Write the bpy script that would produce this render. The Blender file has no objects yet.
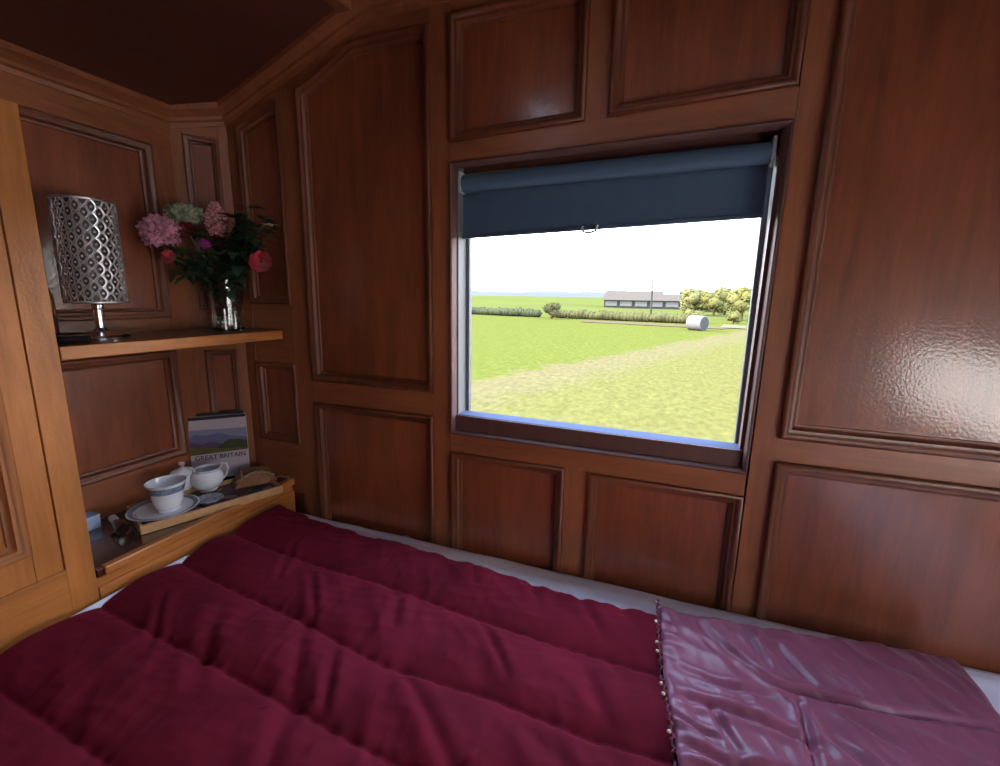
import bpy, bmesh, math, random
from mathutils import Vector, Matrix, noise
from math import sin, cos, pi, radians, sqrt, exp

S = bpy.context.scene
COL = S.collection
rnd = random.Random(7)

# ------------------------------------------------------------ camera (origin of the scene = eye point; floor at z = FLOOR)
FLOOR = -1.30
GROUND = -2.40
YAW, PITCH, ROLL, FPX = radians(-20.58), radians(-10.73), radians(0.985), 451.4
fw = Vector((sin(YAW)*cos(PITCH), cos(YAW)*cos(PITCH), sin(PITCH)))
r0 = Vector((cos(YAW), -sin(YAW), 0)); u0 = r0.cross(fw)
rt = cos(ROLL)*r0 + sin(ROLL)*u0; up = -sin(ROLL)*r0 + cos(ROLL)*u0
cam_data = bpy.data.cameras.new('camera'); cam = bpy.data.objects.new('camera', cam_data); COL.objects.link(cam)
cam.matrix_world = Matrix(((rt.x, up.x, -fw.x, 0), (rt.y, up.y, -fw.y, 0), (rt.z, up.z, -fw.z, 0), (0, 0, 0, 1)))
cam_data.sensor_width = 36; cam_data.sensor_fit = 'HORIZONTAL'; cam_data.lens = 36*FPX/1000
cam_data.clip_start = 0.02; cam_data.clip_end = 6000
S.camera = cam

# ------------------------------------------------------------ sky, sun, exposure
w = bpy.data.worlds.new('sky'); S.world = w; w.use_nodes = True
nt = w.node_tree; nt.nodes.clear()
tc = nt.nodes.new('ShaderNodeTexCoord'); sx = nt.nodes.new('ShaderNodeSeparateXYZ'); rp = nt.nodes.new('ShaderNodeValToRGB')
bg = nt.nodes.new('ShaderNodeBackground'); wo = nt.nodes.new('ShaderNodeOutputWorld')
nt.links.new(tc.outputs['Generated'], sx.inputs[0]); nt.links.new(sx.outputs['Z'], rp.inputs['Fac'])
nt.links.new(rp.outputs[0], bg.inputs['Color']); nt.links.new(bg.outputs[0], wo.inputs[0])
rp.color_ramp.elements[0].position = 0.0; rp.color_ramp.elements[0].color = (1.0, 0.99, 0.97, 1)
rp.color_ramp.elements[1].position = 0.6; rp.color_ramp.elements[1].color = (0.50, 0.68, 1.0, 1)
bg.inputs['Strength'].default_value = 9.0
sd = bpy.data.lights.new('sun', 'SUN'); sd.energy = 14.0; sd.angle = radians(1.5); sd.color = (1, .93, .80)
sun = bpy.data.objects.new('sun', sd); COL.objects.link(sun)
sun.rotation_euler = Vector((0.78, 0.22, -0.55)).to_track_quat('-Z', 'Y').to_euler()
S.view_settings.view_transform = 'Standard'; S.view_settings.look = 'None'
S.view_settings.gamma = 1; S.view_settings.use_curve_mapping = False
S.view_settings.exposure = 0.8
S.cycles.max_bounces = 10; S.cycles.diffuse_bounces = 6; S.cycles.glossy_bounces = 5
S.cycles.transmission_bounces = 10; S.cycles.transparent_max_bounces = 12
S.cycles.sample_clamp_indirect = 6

def portal(name, loc, direction, sx_, sy_):
    ld = bpy.data.lights.new(name, 'AREA'); ld.shape = 'RECTANGLE'; ld.size = sx_; ld.size_y = sy_
    ld.cycles.is_portal = True
    o = bpy.data.objects.new(name, ld); COL.objects.link(o); o.location = loc
    o.rotation_euler = Vector(direction).to_track_quat('-Z', 'Z').to_euler()
portal('window_portal', (-0.17, 1.11, 0), (0, -1, 0), .70, .70)
portal('left_added_clerestory_portal', (-.67, -.09, .83), (1, 0, 0), .8, .2)  # sky light through the clerestory added to the roof
portal('right_added_clerestory_portal', (.41, -.09, .83), (-1, 0, 0), .8, .2)
portal('added_window_portal', (1.02, 0.04, -0.27), (-1, 0, 0), 1.1, .36)  # sky light through the unseen window added in the right wall

# ------------------------------------------------------------ materials
MATS = {}
def newmat(name):
    m = bpy.data.materials.new(name); m.use_nodes = True
    MATS[name] = m
    return m, m.node_tree, m.node_tree.nodes['Principled BSDF']
def setp(b, **k):
    for a, v in k.items():
        key = a.replace('_', ' ')
        if key in b.inputs: b.inputs[key].default_value = v
def plain(name, col, rough=.5, metal=0, bump=0, bscale=80, var=0, vscale=12, **k):
    m, t, b = newmat(name)
    b.inputs['Base Color'].default_value = (*col, 1); b.inputs['Roughness'].default_value = rough; b.inputs['Metallic'].default_value = metal
    c = t.nodes.new('ShaderNodeTexCoord')
    n = t.nodes.new('ShaderNodeTexNoise'); n.inputs['Scale'].default_value = vscale; n.inputs['Detail'].default_value = 4
    t.links.new(c.outputs['Object'], n.inputs['Vector'])
    mx = t.nodes.new('ShaderNodeMix'); mx.data_type = 'RGBA'
    v = max(var, .03)
    mx.inputs[6].default_value = (*[x*(1-v) for x in col], 1); mx.inputs[7].default_value = (*[min(1, x*(1+v)) for x in col], 1)
    t.links.new(n.outputs['Fac'], mx.inputs[0]); t.links.new(mx.outputs[2], b.inputs['Base Color'])
    if bump:
        n2 = t.nodes.new('ShaderNodeTexNoise'); n2.inputs['Scale'].default_value = bscale; n2.inputs['Detail'].default_value = 3
        t.links.new(c.outputs['Object'], n2.inputs['Vector'])
        bp = t.nodes.new('ShaderNodeBump'); bp.inputs['Strength'].default_value = bump; bp.inputs['Distance'].default_value = .002
        t.links.new(n2.outputs['Fac'], bp.inputs['Height']); t.links.new(bp.outputs[0], b.inputs['Normal'])
    setp(b, **k)
    return m
def wood(name, dark, light, axis='z', rough=.32, coat=.5, bump=.25, stretch=9, coat_rough=.12):
    m, t, b = newmat(name)
    L = t.links.new
    c = t.nodes.new('ShaderNodeTexCoord'); mp = t.nodes.new('ShaderNodeMapping')
    sc = [stretch*1.0]*3; sc['xyz'.index(axis)] = 1.0; mp.inputs['Scale'].default_value = sc
    L(c.outputs['Object'], mp.inputs['Vector'])
    n1 = t.nodes.new('ShaderNodeTexNoise'); n1.inputs['Scale'].default_value = 2.6; n1.inputs['Detail'].default_value = 6; n1.inputs['Roughness'].default_value = .62; n1.inputs['Distortion'].default_value = .9
    L(mp.outputs[0], n1.inputs['Vector'])
    n2 = t.nodes.new('ShaderNodeTexNoise'); n2.inputs['Scale'].default_value = 3.5; n2.inputs['Detail'].default_value = 3
    L(c.outputs['Object'], n2.inputs['Vector'])
    n3 = t.nodes.new('ShaderNodeTexNoise'); n3.inputs['Scale'].default_value = 16; n3.inputs['Detail'].default_value = 4
    L(mp.outputs[0], n3.inputs['Vector'])
    a1 = t.nodes.new('ShaderNodeMath'); a1.operation = 'MULTIPLY_ADD'; a1.inputs[1].default_value = .45; L(n1.outputs['Fac'], a1.inputs[0])
    a2 = t.nodes.new('ShaderNodeMath'); a2.operation = 'MULTIPLY_ADD'; a2.inputs[1].default_value = .38; L(n2.outputs['Fac'], a2.inputs[0])
    a3 = t.nodes.new('ShaderNodeMath'); a3.operation = 'MULTIPLY'; a3.inputs[1].default_value = .17; L(n3.outputs['Fac'], a3.inputs[0])
    L(a3.outputs[0], a2.inputs[2]); L(a2.outputs[0], a1.inputs[2])
    r = t.nodes.new('ShaderNodeValToRGB'); r.color_ramp.elements[0].position = .34; r.color_ramp.elements[1].position = .66
    r.color_ramp.elements[0].color = (*dark, 1); r.color_ramp.elements[1].color = (*light, 1)
    L(a1.outputs[0], r.inputs[0]); L(r.outputs[0], b.inputs['Base Color'])
    nb = t.nodes.new('ShaderNodeTexNoise'); nb.inputs['Scale'].default_value = 170; nb.inputs['Detail'].default_value = 2
    L(c.outputs['Object'], nb.inputs['Vector'])
    bp = t.nodes.new('ShaderNodeBump'); bp.inputs['Strength'].default_value = bump; bp.inputs['Distance'].default_value = .0015
    L(nb.outputs['Fac'], bp.inputs['Height']); L(bp.outputs[0], b.inputs['Normal']); L(bp.outputs[0], b.inputs['Coat Normal'])
    setp(b, Roughness=rough, Coat_Weight=coat, Coat_Roughness=coat_rough)
    return m
PD, PL = (.115, .027, .012), (.30, .078, .028)        # mahogany panels
FD, FL = (.16, .047, .019), (.36, .115, .042)          # framing
HD, HL = (.26, .082, .016), (.58, .205, .045)             # honey coloured cupboard
for ax in 'xyz':
    wood('panel_wood_'+ax, PD, PL, ax, rough=.42, coat=.6, bump=.2, coat_rough=.12)
    wood('frame_wood_'+ax, FD, FL, ax, rough=.45, coat=.22, coat_rough=.2)
    wood('honey_wood_'+ax, HD, HL, ax, rough=.45, coat=.15)
wood('bead_wood', (.08, .022, .010), (.22, .062, .025), 'z', rough=.45, coat=.12, coat_rough=.25)
wood('honey_bead', (.20, .062, .013), (.42, .14, .034), 'z', rough=.6, coat=.03)
wood('ceiling_wood', (.07, .018, .012), (.13, .035, .022), 'y', rough=.5, coat=.1)
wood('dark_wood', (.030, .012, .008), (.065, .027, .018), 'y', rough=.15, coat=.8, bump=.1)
wood('shelf_wood', (.09, .035, .014), (.20, .080, .030), 'y', rough=.3, coat=.4)
wood('reveal_wood', (.07, .026, .022), (.13, .05, .04), 'z', rough=.6, coat=.05)
wood('floor_wood', (.12, .06, .03), (.24, .13, .07), 'y', rough=.4, coat=.3)

# ------------------------------------------------------------ mesh helpers
class MB:
    def __init__(s): s.v = []; s.f = []; s.mi = []; s.cur = 0
    def add(s, vs, fs):
        o = len(s.v); s.v += [tuple(v) for v in vs]; s.f += [tuple(i+o for i in f) for f in fs]; s.mi += [s.cur]*len(fs); return s
    def box(s, a, b):
        (x0, y0, z0), (x1, y1, z1) = a, b
        return s.hexa([(x0,y0,z0),(x1,y0,z0),(x1,y1,z0),(x0,y1,z0),(x0,y0,z1),(x1,y0,z1),(x1,y1,z1),(x0,y1,z1)])
    def hexa(s, p):
        return s.add(p, [(0,3,2,1),(4,5,6,7),(0,1,5,4),(1,2,6,5),(2,3,7,6),(3,0,4,7)])
    def lathe(s, prof, c=(0,0,0), n=32, rot=None, cap=(True, True), sx=1, sy=1):
        vs = []; fs = []
        for r, z in prof:
            for i in range(n):
                a = 2*pi*i/n; p = Vector((r*cos(a)*sx, r*sin(a)*sy, z))
                if rot is not None: p = rot @ p
                vs.append(p+Vector(c))
        m = len(prof)
        for j in range(m-1):
            for i in range(n):
                k = (i+1) % n; fs.append((j*n+i, j*n+k, (j+1)*n+k, (j+1)*n+i))
        if cap[0] and prof[0][0] > 1e-6: fs.append(tuple(range(n-1, -1, -1)))
        if cap[1] and prof[-1][0] > 1e-6: fs.append(tuple((m-1)*n+i for i in range(n)))
        return s.add(vs, fs)
    def tube(s, pts, rad, n=8, closed=False):
        pts = [Vector(p) for p in pts]; m = len(pts)
        if not hasattr(rad, '__len__'): rad = [rad]*m
        vs = []; fs = []; prev = None
        for i, p in enumerate(pts):
            if closed: t = pts[(i+1) % m]-pts[i-1]
            else: t = pts[min(i+1, m-1)]-pts[max(i-1, 0)]
            t.normalize()
            if prev is None:
                a = t.orthogonal().normalized()
            else:
                a = prev - t*prev.dot(t)
                a = a.normalized() if a.length > 1e-6 else t.orthogonal().normalized()
            prev = a; b = t.cross(a)
            for k in range(n):
                an = 2*pi*k/n; vs.append(p+(a*cos(an)+b*sin(an))*rad[i])
        for j in range(m if closed else m-1):
            j2 = (j+1) % m
            for k in range(n):
                k2 = (k+1) % n; fs.append((j*n+k, j*n+k2, j2*n+k2, j2*n+k))
        if not closed:
            fs.append(tuple(range(n-1, -1, -1))); fs.append(tuple((m-1)*n+k for k in range(n)))
        return s.add(vs, fs)
    def ball(s, c, r, nu=10, nv=7, sc=(1,1,1), fn=None):
        vs = []; fs = []; c = Vector(c)
        for j in range(nv+1):
            th = pi*j/nv
            for i in range(nu):
                a = 2*pi*i/nu
                d = Vector((sin(th)*cos(a)*sc[0], sin(th)*sin(a)*sc[1], cos(th)*sc[2]))
                k = fn(d) if fn else 1
                vs.append(c+d*r*k)
        for j in range(nv):
            for i in range(nu):
                k = (i+1) % nu; fs.append((j*nu+i, (j+1)*nu+i, (j+1)*nu+k, j*nu+k))
        return s.add(vs, fs)
    def prism(s, poly, h0, h1, P):
        n = len(poly)
        vs = [P(u, z, h0) for u, z in poly]+[P(u, z, h1) for u, z in poly]
        fs = [tuple(range(n)), tuple(range(2*n-1, n-1, -1))]+[((i+1) % n, i, n+i, n+(i+1) % n) for i in range(n)]
        return s.add(vs, fs)

def wloc(o):
    p = Vector((0,0,0))
    while o is not None: p += Vector(o.location); o = o.parent
    return p
def mk(name, mb, mats, parent=None, loc=None, smooth=35, bevel=0, recalc=True):
    """one mesh object; vertices are given in scene space and stored relative to the object's own origin"""
    base = wloc(parent) if parent else Vector((0,0,0))
    org = Vector(loc) if loc is not None else base
    me = bpy.data.meshes.new(name)
    me.from_pydata([tuple(Vector(v)-org) for v in mb.v], [], mb.f)
    if not isinstance(mats, (list, tuple)): mats = [mats]
    for m in mats: me.materials.append(MATS[m])
    if len(mats) > 1:
        for p, i in zip(me.polygons, mb.mi): p.material_index = i
    if recalc:
        bm = bmesh.new(); bm.from_mesh(me); bmesh.ops.remove_doubles(bm, verts=bm.verts, dist=1e-6)
        bmesh.ops.recalc_face_normals(bm, faces=bm.faces); bm.to_mesh(me); bm.free()
    if smooth:
        for p in me.polygons: p.use_smooth = True
        try: me.set_sharp_from_angle(angle=radians(smooth))
        except Exception: pass
    me.update()
    o = bpy.data.objects.new(name, me); COL.objects.link(o)
    if parent: o.parent = parent; o.location = org-base
    else: o.location = org
    if bevel:
        b = o.modifiers.new('edge', 'BEVEL'); b.width = bevel; b.segments = 2; b.limit_method = 'ANGLE'; b.angle_limit = radians(40)
    return o
def tag(o, label=None, cat=None, group=None, kind=None):
    if label: o['label'] = label
    if cat: o['category'] = cat
    if group: o['group'] = group
    if kind: o['kind'] = kind
    return o
def thing(name, label, cat, loc, group=None, kind=None):
    o = bpy.data.objects.new(name, None); COL.objects.link(o); o.location = loc; o.empty_display_size = .05
    return tag(o, label, cat, group, kind)

class Frame:
    """a wall plane: u along it, z up, h out of it towards the room"""
    def __init__(s, O, U, N): s.O = Vector(O); s.U = Vector(U).normalized(); s.N = Vector(N).normalized()
    def __call__(s, u, z, h=0): return s.O+s.U*u+Vector((0,0,1))*z+s.N*h
def inset(poly, d):
    n = len(poly); out = []
    area = sum(poly[i][0]*poly[(i+1) % n][1]-poly[(i+1) % n][0]*poly[i][1] for i in range(n))
    sg = 1 if area > 0 else -1
    for i in range(n):
        p0, p1, p2 = [Vector(poly[j % n]) for j in (i-1, i, i+1)]
        e1 = (p1-p0).normalized(); e2 = (p2-p1).normalized()
        n1 = Vector((-e1.y, e1.x))*sg; n2 = Vector((-e2.y, e2.x))*sg
        b = (n1+n2); b = b/(1+n1.dot(n2)) if (1+n1.dot(n2)) > .05 else n1
        out.append(tuple(p1+b*d))
    return out
PROF = [(0, 0), (0, .007), (.0015, .0095), (.005, .0105), (.0085, .009), (.0105, .005), (.014, .0035), (.017, .003), (.0185, -.003), (.022, -.0065), (.025, -.0075), (.0265, -.013)]
def moulding(mb, poly, P, k=1.0, prof=PROF):
    rings = [[P(u, z, h*k) for u, z in inset(poly, d*k)] for d, h in prof]
    n = len(poly)
    for a, b in zip(rings, rings[1:]):
        for i in range(n):
            j = (i+1) % n; mb.add([a[i], a[j], b[j], b[i]], [(0,1,2,3)])
def panel(parent, poly, P, k=1.0, wood_='panel_wood_z', bead='bead_wood', depth=.012, raised=False):
    mb = MB(); moulding(mb, poly, P, k); mk('panel_moulding', mb, bead, parent, smooth=50, recalc=True)
    mb = MB()
    if raised:
        q = inset(poly, .022*k); q2 = inset(poly, .030*k); q3 = inset(poly, .055*k)
        A = [[P(u, z, -.011) for u, z in q], [P(u, z, -.011) for u, z in q2], [P(u, z, -.003) for u, z in q3]]
        n = len(poly)
        for a, b in zip(A, A[1:]):
            for i in range(n): j = (i+1) % n; mb.add([a[i], a[j], b[j], b[i]], [(0,1,2,3)])
        mb.add(A[2], [tuple(range(n))])
        mk('panel', mb, wood_, parent, smooth=20)
    else:
        mb.prism(inset(poly, .02*k), -depth-.006, -depth, P); mk('panel', mb, wood_, parent, smooth=0)
def rect(u0, u1, z0, z1): return [(u0, z0), (u1, z0), (u1, z1), (u0, z1)]
def member(parent, name, poly, P, mat, h0=-.02, h1=0., bevel=.0012):
    mb = MB(); mb.prism(poly, h0, h1, P); return mk(name, mb, mat, parent, smooth=0, bevel=bevel)

# ============================================================ THE ROOM
# --- window wall (wall_back), face at y = 1
W = Frame((0, 1, 0), (1, 0, 0), (0, -1, 0))
XR = .95; XL = -1.293; YB = -1.7; SLX = -.77; ZC = .665
wb = MB()
for poly in (rect(-1.30, -.50, FLOOR, .72), rect(.165, XR+.02, FLOOR, .72), rect(-.50, .165, FLOOR, -.335), rect(-.50, .165, .315, .72)):
    wb.prism(poly, -.075, -.019, W)
wall_back = tag(mk('wall_back', wb, 'panel_wood_z', smooth=0), 'panelled mahogany wall around the window', kind='structure')
fz, fx = 'frame_wood_z', 'frame_wood_x'
LOW = FLOOR
member(wall_back, 'stile', rect(-1.198, -1.160, LOW, .50), W, fz)
member(wall_back, 'stile', rect(-1.005, -.945, LOW, .56), W, fz)
member(wall_back, 'stile', rect(-.557, -.507, LOW, .665), W, fz)
member(wall_back, 'stile', [(.168, LOW), (.216, LOW), (.220, .665), (.176, .665)], W, fz)
member(wall_back, 'stile', rect(-.208, -.151, LOW, -.393), W, fz)
member(wall_back, 'stile', rect(-.200, -.153, .356, .603), W, fz)
# rails
member(wall_back, 'rail', [(-.507, -.392), (.168, -.396), (.168, -.347), (-.507, -.344)], W, fx, h1=-.0004)
member(wall_back, 'rail', [(-.507, .302), (.174, .319), (.175, .374), (-.507, .345)], W, fx, h1=-.0004)
member(wall_back, 'rail', rect(-.945, -.557, -.305, -.242), W, fx, h1=-.0004)
member(wall_back, 'rail', rect(.215, XR, -.312, -.264), W, fx, h1=-.0004)
member(wall_back, 'rail', rect(-1.160, -1.005, -.20, -.03), W, fx, h1=-.0004)
member(wall_back, 'rail', rect(-1.160, -1.005, -.60, -.44), W, fx, h1=-.0004)
member(wall_back, 'rail', rect(-.507, .176, .603, .665), W, fx, h1=-.0004)
member(wall_back, 'rail', rect(.218, XR, .603, .665), W, fx, h1=-.0004)
# sloping rail under the roof, then the level one over the wide panel
member(wall_back, 'rail', [(-1.20, .435), (-.892, .529), (-.770, .592), (-.557, .592), (-.557, .665), (-.75, .665), (-1.20, .50)], W, fx, h1=-.0002)
Pn = panel
Pn(wall_back, [(-.945, -.242), (-.557, -.242), (-.557, .592), (-.770, .592), (-.892, .529), (-.945, .513)], W)
Pn(wall_back, rect(-.945, -.557, -.82, -.305), W)
Pn(wall_back, [(-1.160, -.03), (-1.005, -.03), (-1.005, .495), (-1.160, .447)], W, .9)
Pn(wall_back, rect(-1.160, -1.005, -.44, -.20), W, .9)
Pn(wall_back, [(-.507, .345), (-.200, .357), (-.200, .603), (-.507, .603)], W)
Pn(wall_back, [(-.153, .359), (.172, .374), (.176, .603), (-.153, .603)], W)
Pn(wall_back, rect(-.507, -.208, -.82, -.392), W)
Pn(wall_back, rect(-.151, .168, -.82, -.395), W)
Pn(wall_back, [(.216, -.264), (XR-.06, -.264), (XR-.06, .603), (.220, .603)], W, 1.15)
Pn(wall_back, rect(.216, XR-.06, -.82, -.312), W, 1.15)
member(wall_back, 'stile', rect(XR-.06, XR, LOW, .603), W, fz)

# --- corner wall (45 degrees)
CH = Frame((-1.200, 1, 0), (-1, -1, 0), (1, -1, 0))
cb = MB(); cb.prism(rect(-.01, .14, FLOOR, .50), -.04, -.019, CH)
wall_corner = tag(mk('wall_corner', cb, 'panel_wood_z', smooth=0), 'narrow angled panelled corner beside the shelves', kind='structure')
member(wall_corner, 'stile', rect(-.002, .022, LOW, .475), CH, fz)
member(wall_corner, 'stile', rect(.105, .134, LOW, .475), CH, fz)
member(wall_corner, 'rail', rect(.022, .105, .418, .475), CH, fx, h1=-.0004)
member(wall_corner, 'rail', rect(.022, .105, -.165, -.05), CH, fx, h1=-.0004)
Pn(wall_corner, rect(.022, .105, -.05, .418), CH, .75)
Pn(wall_corner, rect(.022, .105, -.54, -.165), CH, .75)

# --- left wall, face x = -1.293, u = y
LF = Frame((XL, 0, 0), (0, 1, 0), (1, 0, 0))
lb = MB(); lb.prism(rect(YB, .97, FLOOR, .52), -.06, -.019, LF)
wall_left = tag(mk('wall_left', lb, 'panel_wood_z', smooth=0), 'panelled left wall behind the shelves', kind='structure')
member(wall_left, 'rail', rect(YB, .907, .372, .47), LF, 'frame_wood_y')
member(wall_left, 'rail', rect(.40, .853, -.16, -.07), LF, 'frame_wood_y', h1=-.0004)
member(wall_left, 'rail', rect(.40, .853, -.60, -.462), LF, 'frame_wood_y', h1=-.0004)
member(wall_left, 'stile', rect(.853, .907, LOW, .372), LF, fz)
member(wall_left, 'stile', rect(.33, .40, LOW, .372), LF, fz)
Pn(wall_left, rect(.40, .853, -.07, .372), LF)
Pn(wall_left, rect(.40, .853, -.462, -.16), LF)
for a, b in ((-.45, .33), (-1.10, -.51), (-1.64, -1.16)):
    Pn(wall_left, rect(a, b, -.30, .372), LF)
    member(wall_left, 'stile', rect(a-.06, a, LOW, .372), LF, fz)
    member(wall_left, 'rail', rect(a, b, -.36, -.30), LF, 'frame_wood_y', h1=-.0004)
    Pn(wall_left, rect(a, b, -1.18, -.36), LF)

# --- cornice: swept along left wall, corner, up the sloping roof edge, then level
CPROF = [(0, -.040), (.004, -.040), (.007, -.030), (.012, -.026), (.012, -.018), (.022, -.008), (.030, -.004), (.030, .012), (0, .012)]
def cornice(path, name, along):
    mb = MB(); n = len(CPROF); rings = []
    for (p, out) in path: rings.append([Vector(p)+Vector(out)*a+Vector((0,0,1))*b for a, b in CPROF])
    for a, b in zip(rings, rings[1:]):
        for i in range(n):
            j = (i+1) % n; mb.add([a[i], a[j], b[j], b[i]], [(0,1,2,3)])
    mb.add(rings[0], [tuple(range(n))]); mb.add(rings[-1], [tuple(range(n))])
    return tag(mk(name, mb, along, smooth=25), kind='structure')
m1 = Vector((1, -.414, 0)); m2 = Vector((.414, -1, 0))
cornice([((XL, YB, .463), (1,0,0)), ((XL, .907, .468), m1), ((-1.20, 1.0, .492), m2), ((SLX, 1.0, .648), (0,-1,0)), ((-.70, 1.0, .668), (0,-1,0)), ((XR, 1.0, .668), (0,-1,0))], 'trim_1', 'frame_wood_y')
# --- ceiling: sloping sides and a flat middle
cl = MB()
prof = [(XL-.03, .455), (-1.20, .498), (SLX, .655), (-.70, .672), (.43, .672), (.50, .655), (XR+.03, .47)]
for y0, y1 in ((YB-.05, 1.07),):
    lo = [(x, z) for x, z in prof]; hi = [(x, z+.05) for x, z in reversed(prof)]
    C = Frame((0, y1, 0), (1, 0, 0), (0, -1, 0)); 
    n = len(lo)
    for i in range(n-1):
        (xa, za), (xb, zb) = lo[i], lo[i+1]
        if (xa, xb) == (-.70, .43): continue
        cl.hexa([(xa,y0,za),(xb,y0,zb),(xb,y1,zb),(xa,y1,za),(xa,y0,za+.05),(xb,y0,zb+.05),(xb,y1,zb+.05),(xa,y1,za+.05)])
# flat middle strip, open behind the viewer into a raised clerestory (mollycroft) added to light the room
MX0, MX1, MY0, MY1 = -.62, .36, -.50, .32
cl.box((-.70, YB-.05, .672), (MX0, 1.07, .722)); cl.box((MX1, YB-.05, .672), (.43, 1.07, .722))
cl.box((MX0, YB-.05, .672), (MX1, MY0, .722)); cl.box((MX0, MY1, .672), (MX1, 1.07, .722))
cl.box((MX0-.03, MY0-.03, .94), (MX1+.03, MY1+.03, .98))
cl.box((MX0-.03, MY0-.03, .722), (MX1+.03, MY0, .94)); cl.box((MX0-.03, MY1, .722), (MX1+.03, MY1+.03, .94))
for k in range(4):
    yk = MY0+(MY1-MY0)*k/3; 
    for xk in (MX0-.03, MX1): cl.box((xk, max(yk-.025, MY0), .722), (xk+.03, min(yk+.025, MY1), .94))
ceiling = tag(mk('ceiling', cl, 'ceiling_wood', smooth=30), kind='structure')
rb = MB()
rb.box((SLX-.01, YB, .638), (SLX+.028, .975, .662))
tag(mk('trim_2', rb, 'frame_wood_y', smooth=0, bevel=.006), kind='structure')
# --- floor
fb = MB(); fb.box((XL-.06, YB-.05, FLOOR-.04), (XR+.06, 1.07, FLOOR)); tag(mk('floor', fb, 'floor_wood', smooth=0), kind='structure')

# --- right wall (behind the frame edge) with an unseen window added as a light source
RF = Frame((XR, 0, 0), (0, 1, 0), (-1, 0, 0))
WY0, WY1, WZ0, WZ1 = -.50, .58, -.45, .30
rwb = MB()
for poly in (rect(YB, WY0, FLOOR, .55), rect(WY1, 1.07, FLOOR, .55), rect(WY0, WY1, FLOOR, WZ0), rect(WY0, WY1, WZ1, .55)): rwb.prism(poly, -.06, 0, RF)
wall_right = tag(mk('wall_right', rwb, 'panel_wood_z', smooth=0), kind='structure')
wf = MB()
for poly in (rect(WY0, WY0+.03, WZ0, WZ1), rect(WY1-.03, WY1, WZ0, WZ1), rect(WY0+.03, WY1-.03, WZ0, WZ0+.03), rect(WY0+.03, WY1-.03, WZ1-.03, WZ1)): wf.prism(poly, -.05, .012, RF)
added_window = tag(mk('added_window', wf, 'reveal_wood', smooth=0, bevel=.002), kind='structure')
# --- rear wall
BF = Frame((0, YB, 0), (1, 0, 0), (0, 1, 0))
bw = MB(); bw.prism(rect(XL-.05, XR+.05, FLOOR, .72), -.05, 0, BF)
tag(mk('wall_front', bw, 'panel_wood_z', smooth=0), kind='structure')

# --- window_1: wooden reveal, aluminium frame, glass
plain('aluminium', (0.13, 0.125, 0.125), rough=.5, metal=0, bump=.05, Specular_IOR_Level=.2)
plain('sill_sky_tint', (0.082, 0.094, 0.145), rough=.85, Specular_IOR_Level=0.0)  # blue sky reflected by the metal sill, put into its flat colour
m, t, b = newmat('glass'); setp(b, Roughness=0.0, IOR=1.45, Transmission_Weight=1.0); b.inputs['Base Color'].default_value = (1,1,1,1)
tn = t.nodes.new('ShaderNodeBsdfTransparent'); gl = t.nodes.new('ShaderNodeBsdfGlossy'); gl.inputs['Roughness'].default_value = .01
mxs = t.nodes.new('ShaderNodeMixShader'); mxs.inputs[0].default_value = .015; t.links.new(tn.outputs[0], mxs.inputs[1]); t.links.new(gl.outputs[0], mxs.inputs[2])
t.links.new(mxs.outputs[0], t.nodes['Material Output'].inputs[0])
MATS['pane_glass'] = m
GT = [(-.507, -.344), (.168, -.347), (.174, .319), (-.507, .302)]
wr = MB()
RP = [(0, .001), (0, .006), (.003, .008), (.006, .006), (.008, .001), (.0095, -.012), (.010, -.0145)]
def ringm(mb, poly, P, pr):
    rings = [[P(u, z, h) for u, z in inset(poly, d)] for d, h in pr]
    for a, b in zip(rings, rings[1:]):
        for i in range(4): j = (i+1) % 4; mb.add([a[i], a[j], b[j], b[i]], [(0,1,2,3)])
ringm(wr, GT, W, RP)
wr.prism([(-.505, -.342), (.166, -.345), (.166, -.302), (-.505, -.297)], -.052, -.008, W)     # deep bottom board
wr.prism([(.152, -.30), (.1675, -.30), (.1705, .315), (.158, .315)], -.034, -.010, W)
window_1 = tag(mk('window_1', wr, 'reveal_wood', smooth=25), 'window in the panelled wall looking onto a field', kind='structure')
wa = MB()
for poly in (rect(-.505, -.4935, -.31, .31), rect(.158, .166, -.31, .31)): wa.prism(poly, -.072, -.0147, W)
for poly in (rect(-.505, -.484, -.31, .31), rect(.148, .166, -.31, .31), rect(-.484, .148, -.342, -.318), rect(-.484, .148, .28, .325)): wa.prism(poly, -.074, -.058, W)
wr2 = MB(); wr2.prism([(-.505, .288), (.170, .296), (.172, .330), (-.505, .315)], -.075, -.045, W); mk('head_board', wr2, 'reveal_wood', window_1, smooth=0)
wa.prism([(-.495, -.325), (.157, -.330), (.157, -.3135), (-.495, -.3085)], -.078, -.0525, W)
mk('metal_frame', wa, 'aluminium', window_1, smooth=0, bevel=.002)
sl = MB(); sl.prism([(-.4955, -.2995), (.158, -.3055), (.158, -.3015), (-.4955, -.2955)], -.058, -.0125, W); tag(mk('sill_plate', sl, 'sill_sky_tint', window_1, smooth=0), 'metal sill with the blue sky reflection put into its colour')
gp = MB(); gp.prism(rect(-.50, .165, -.335, .312), -.066, -.062, W); mk('pane', gp, 'pane_glass', window_1, smooth=0)

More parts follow.
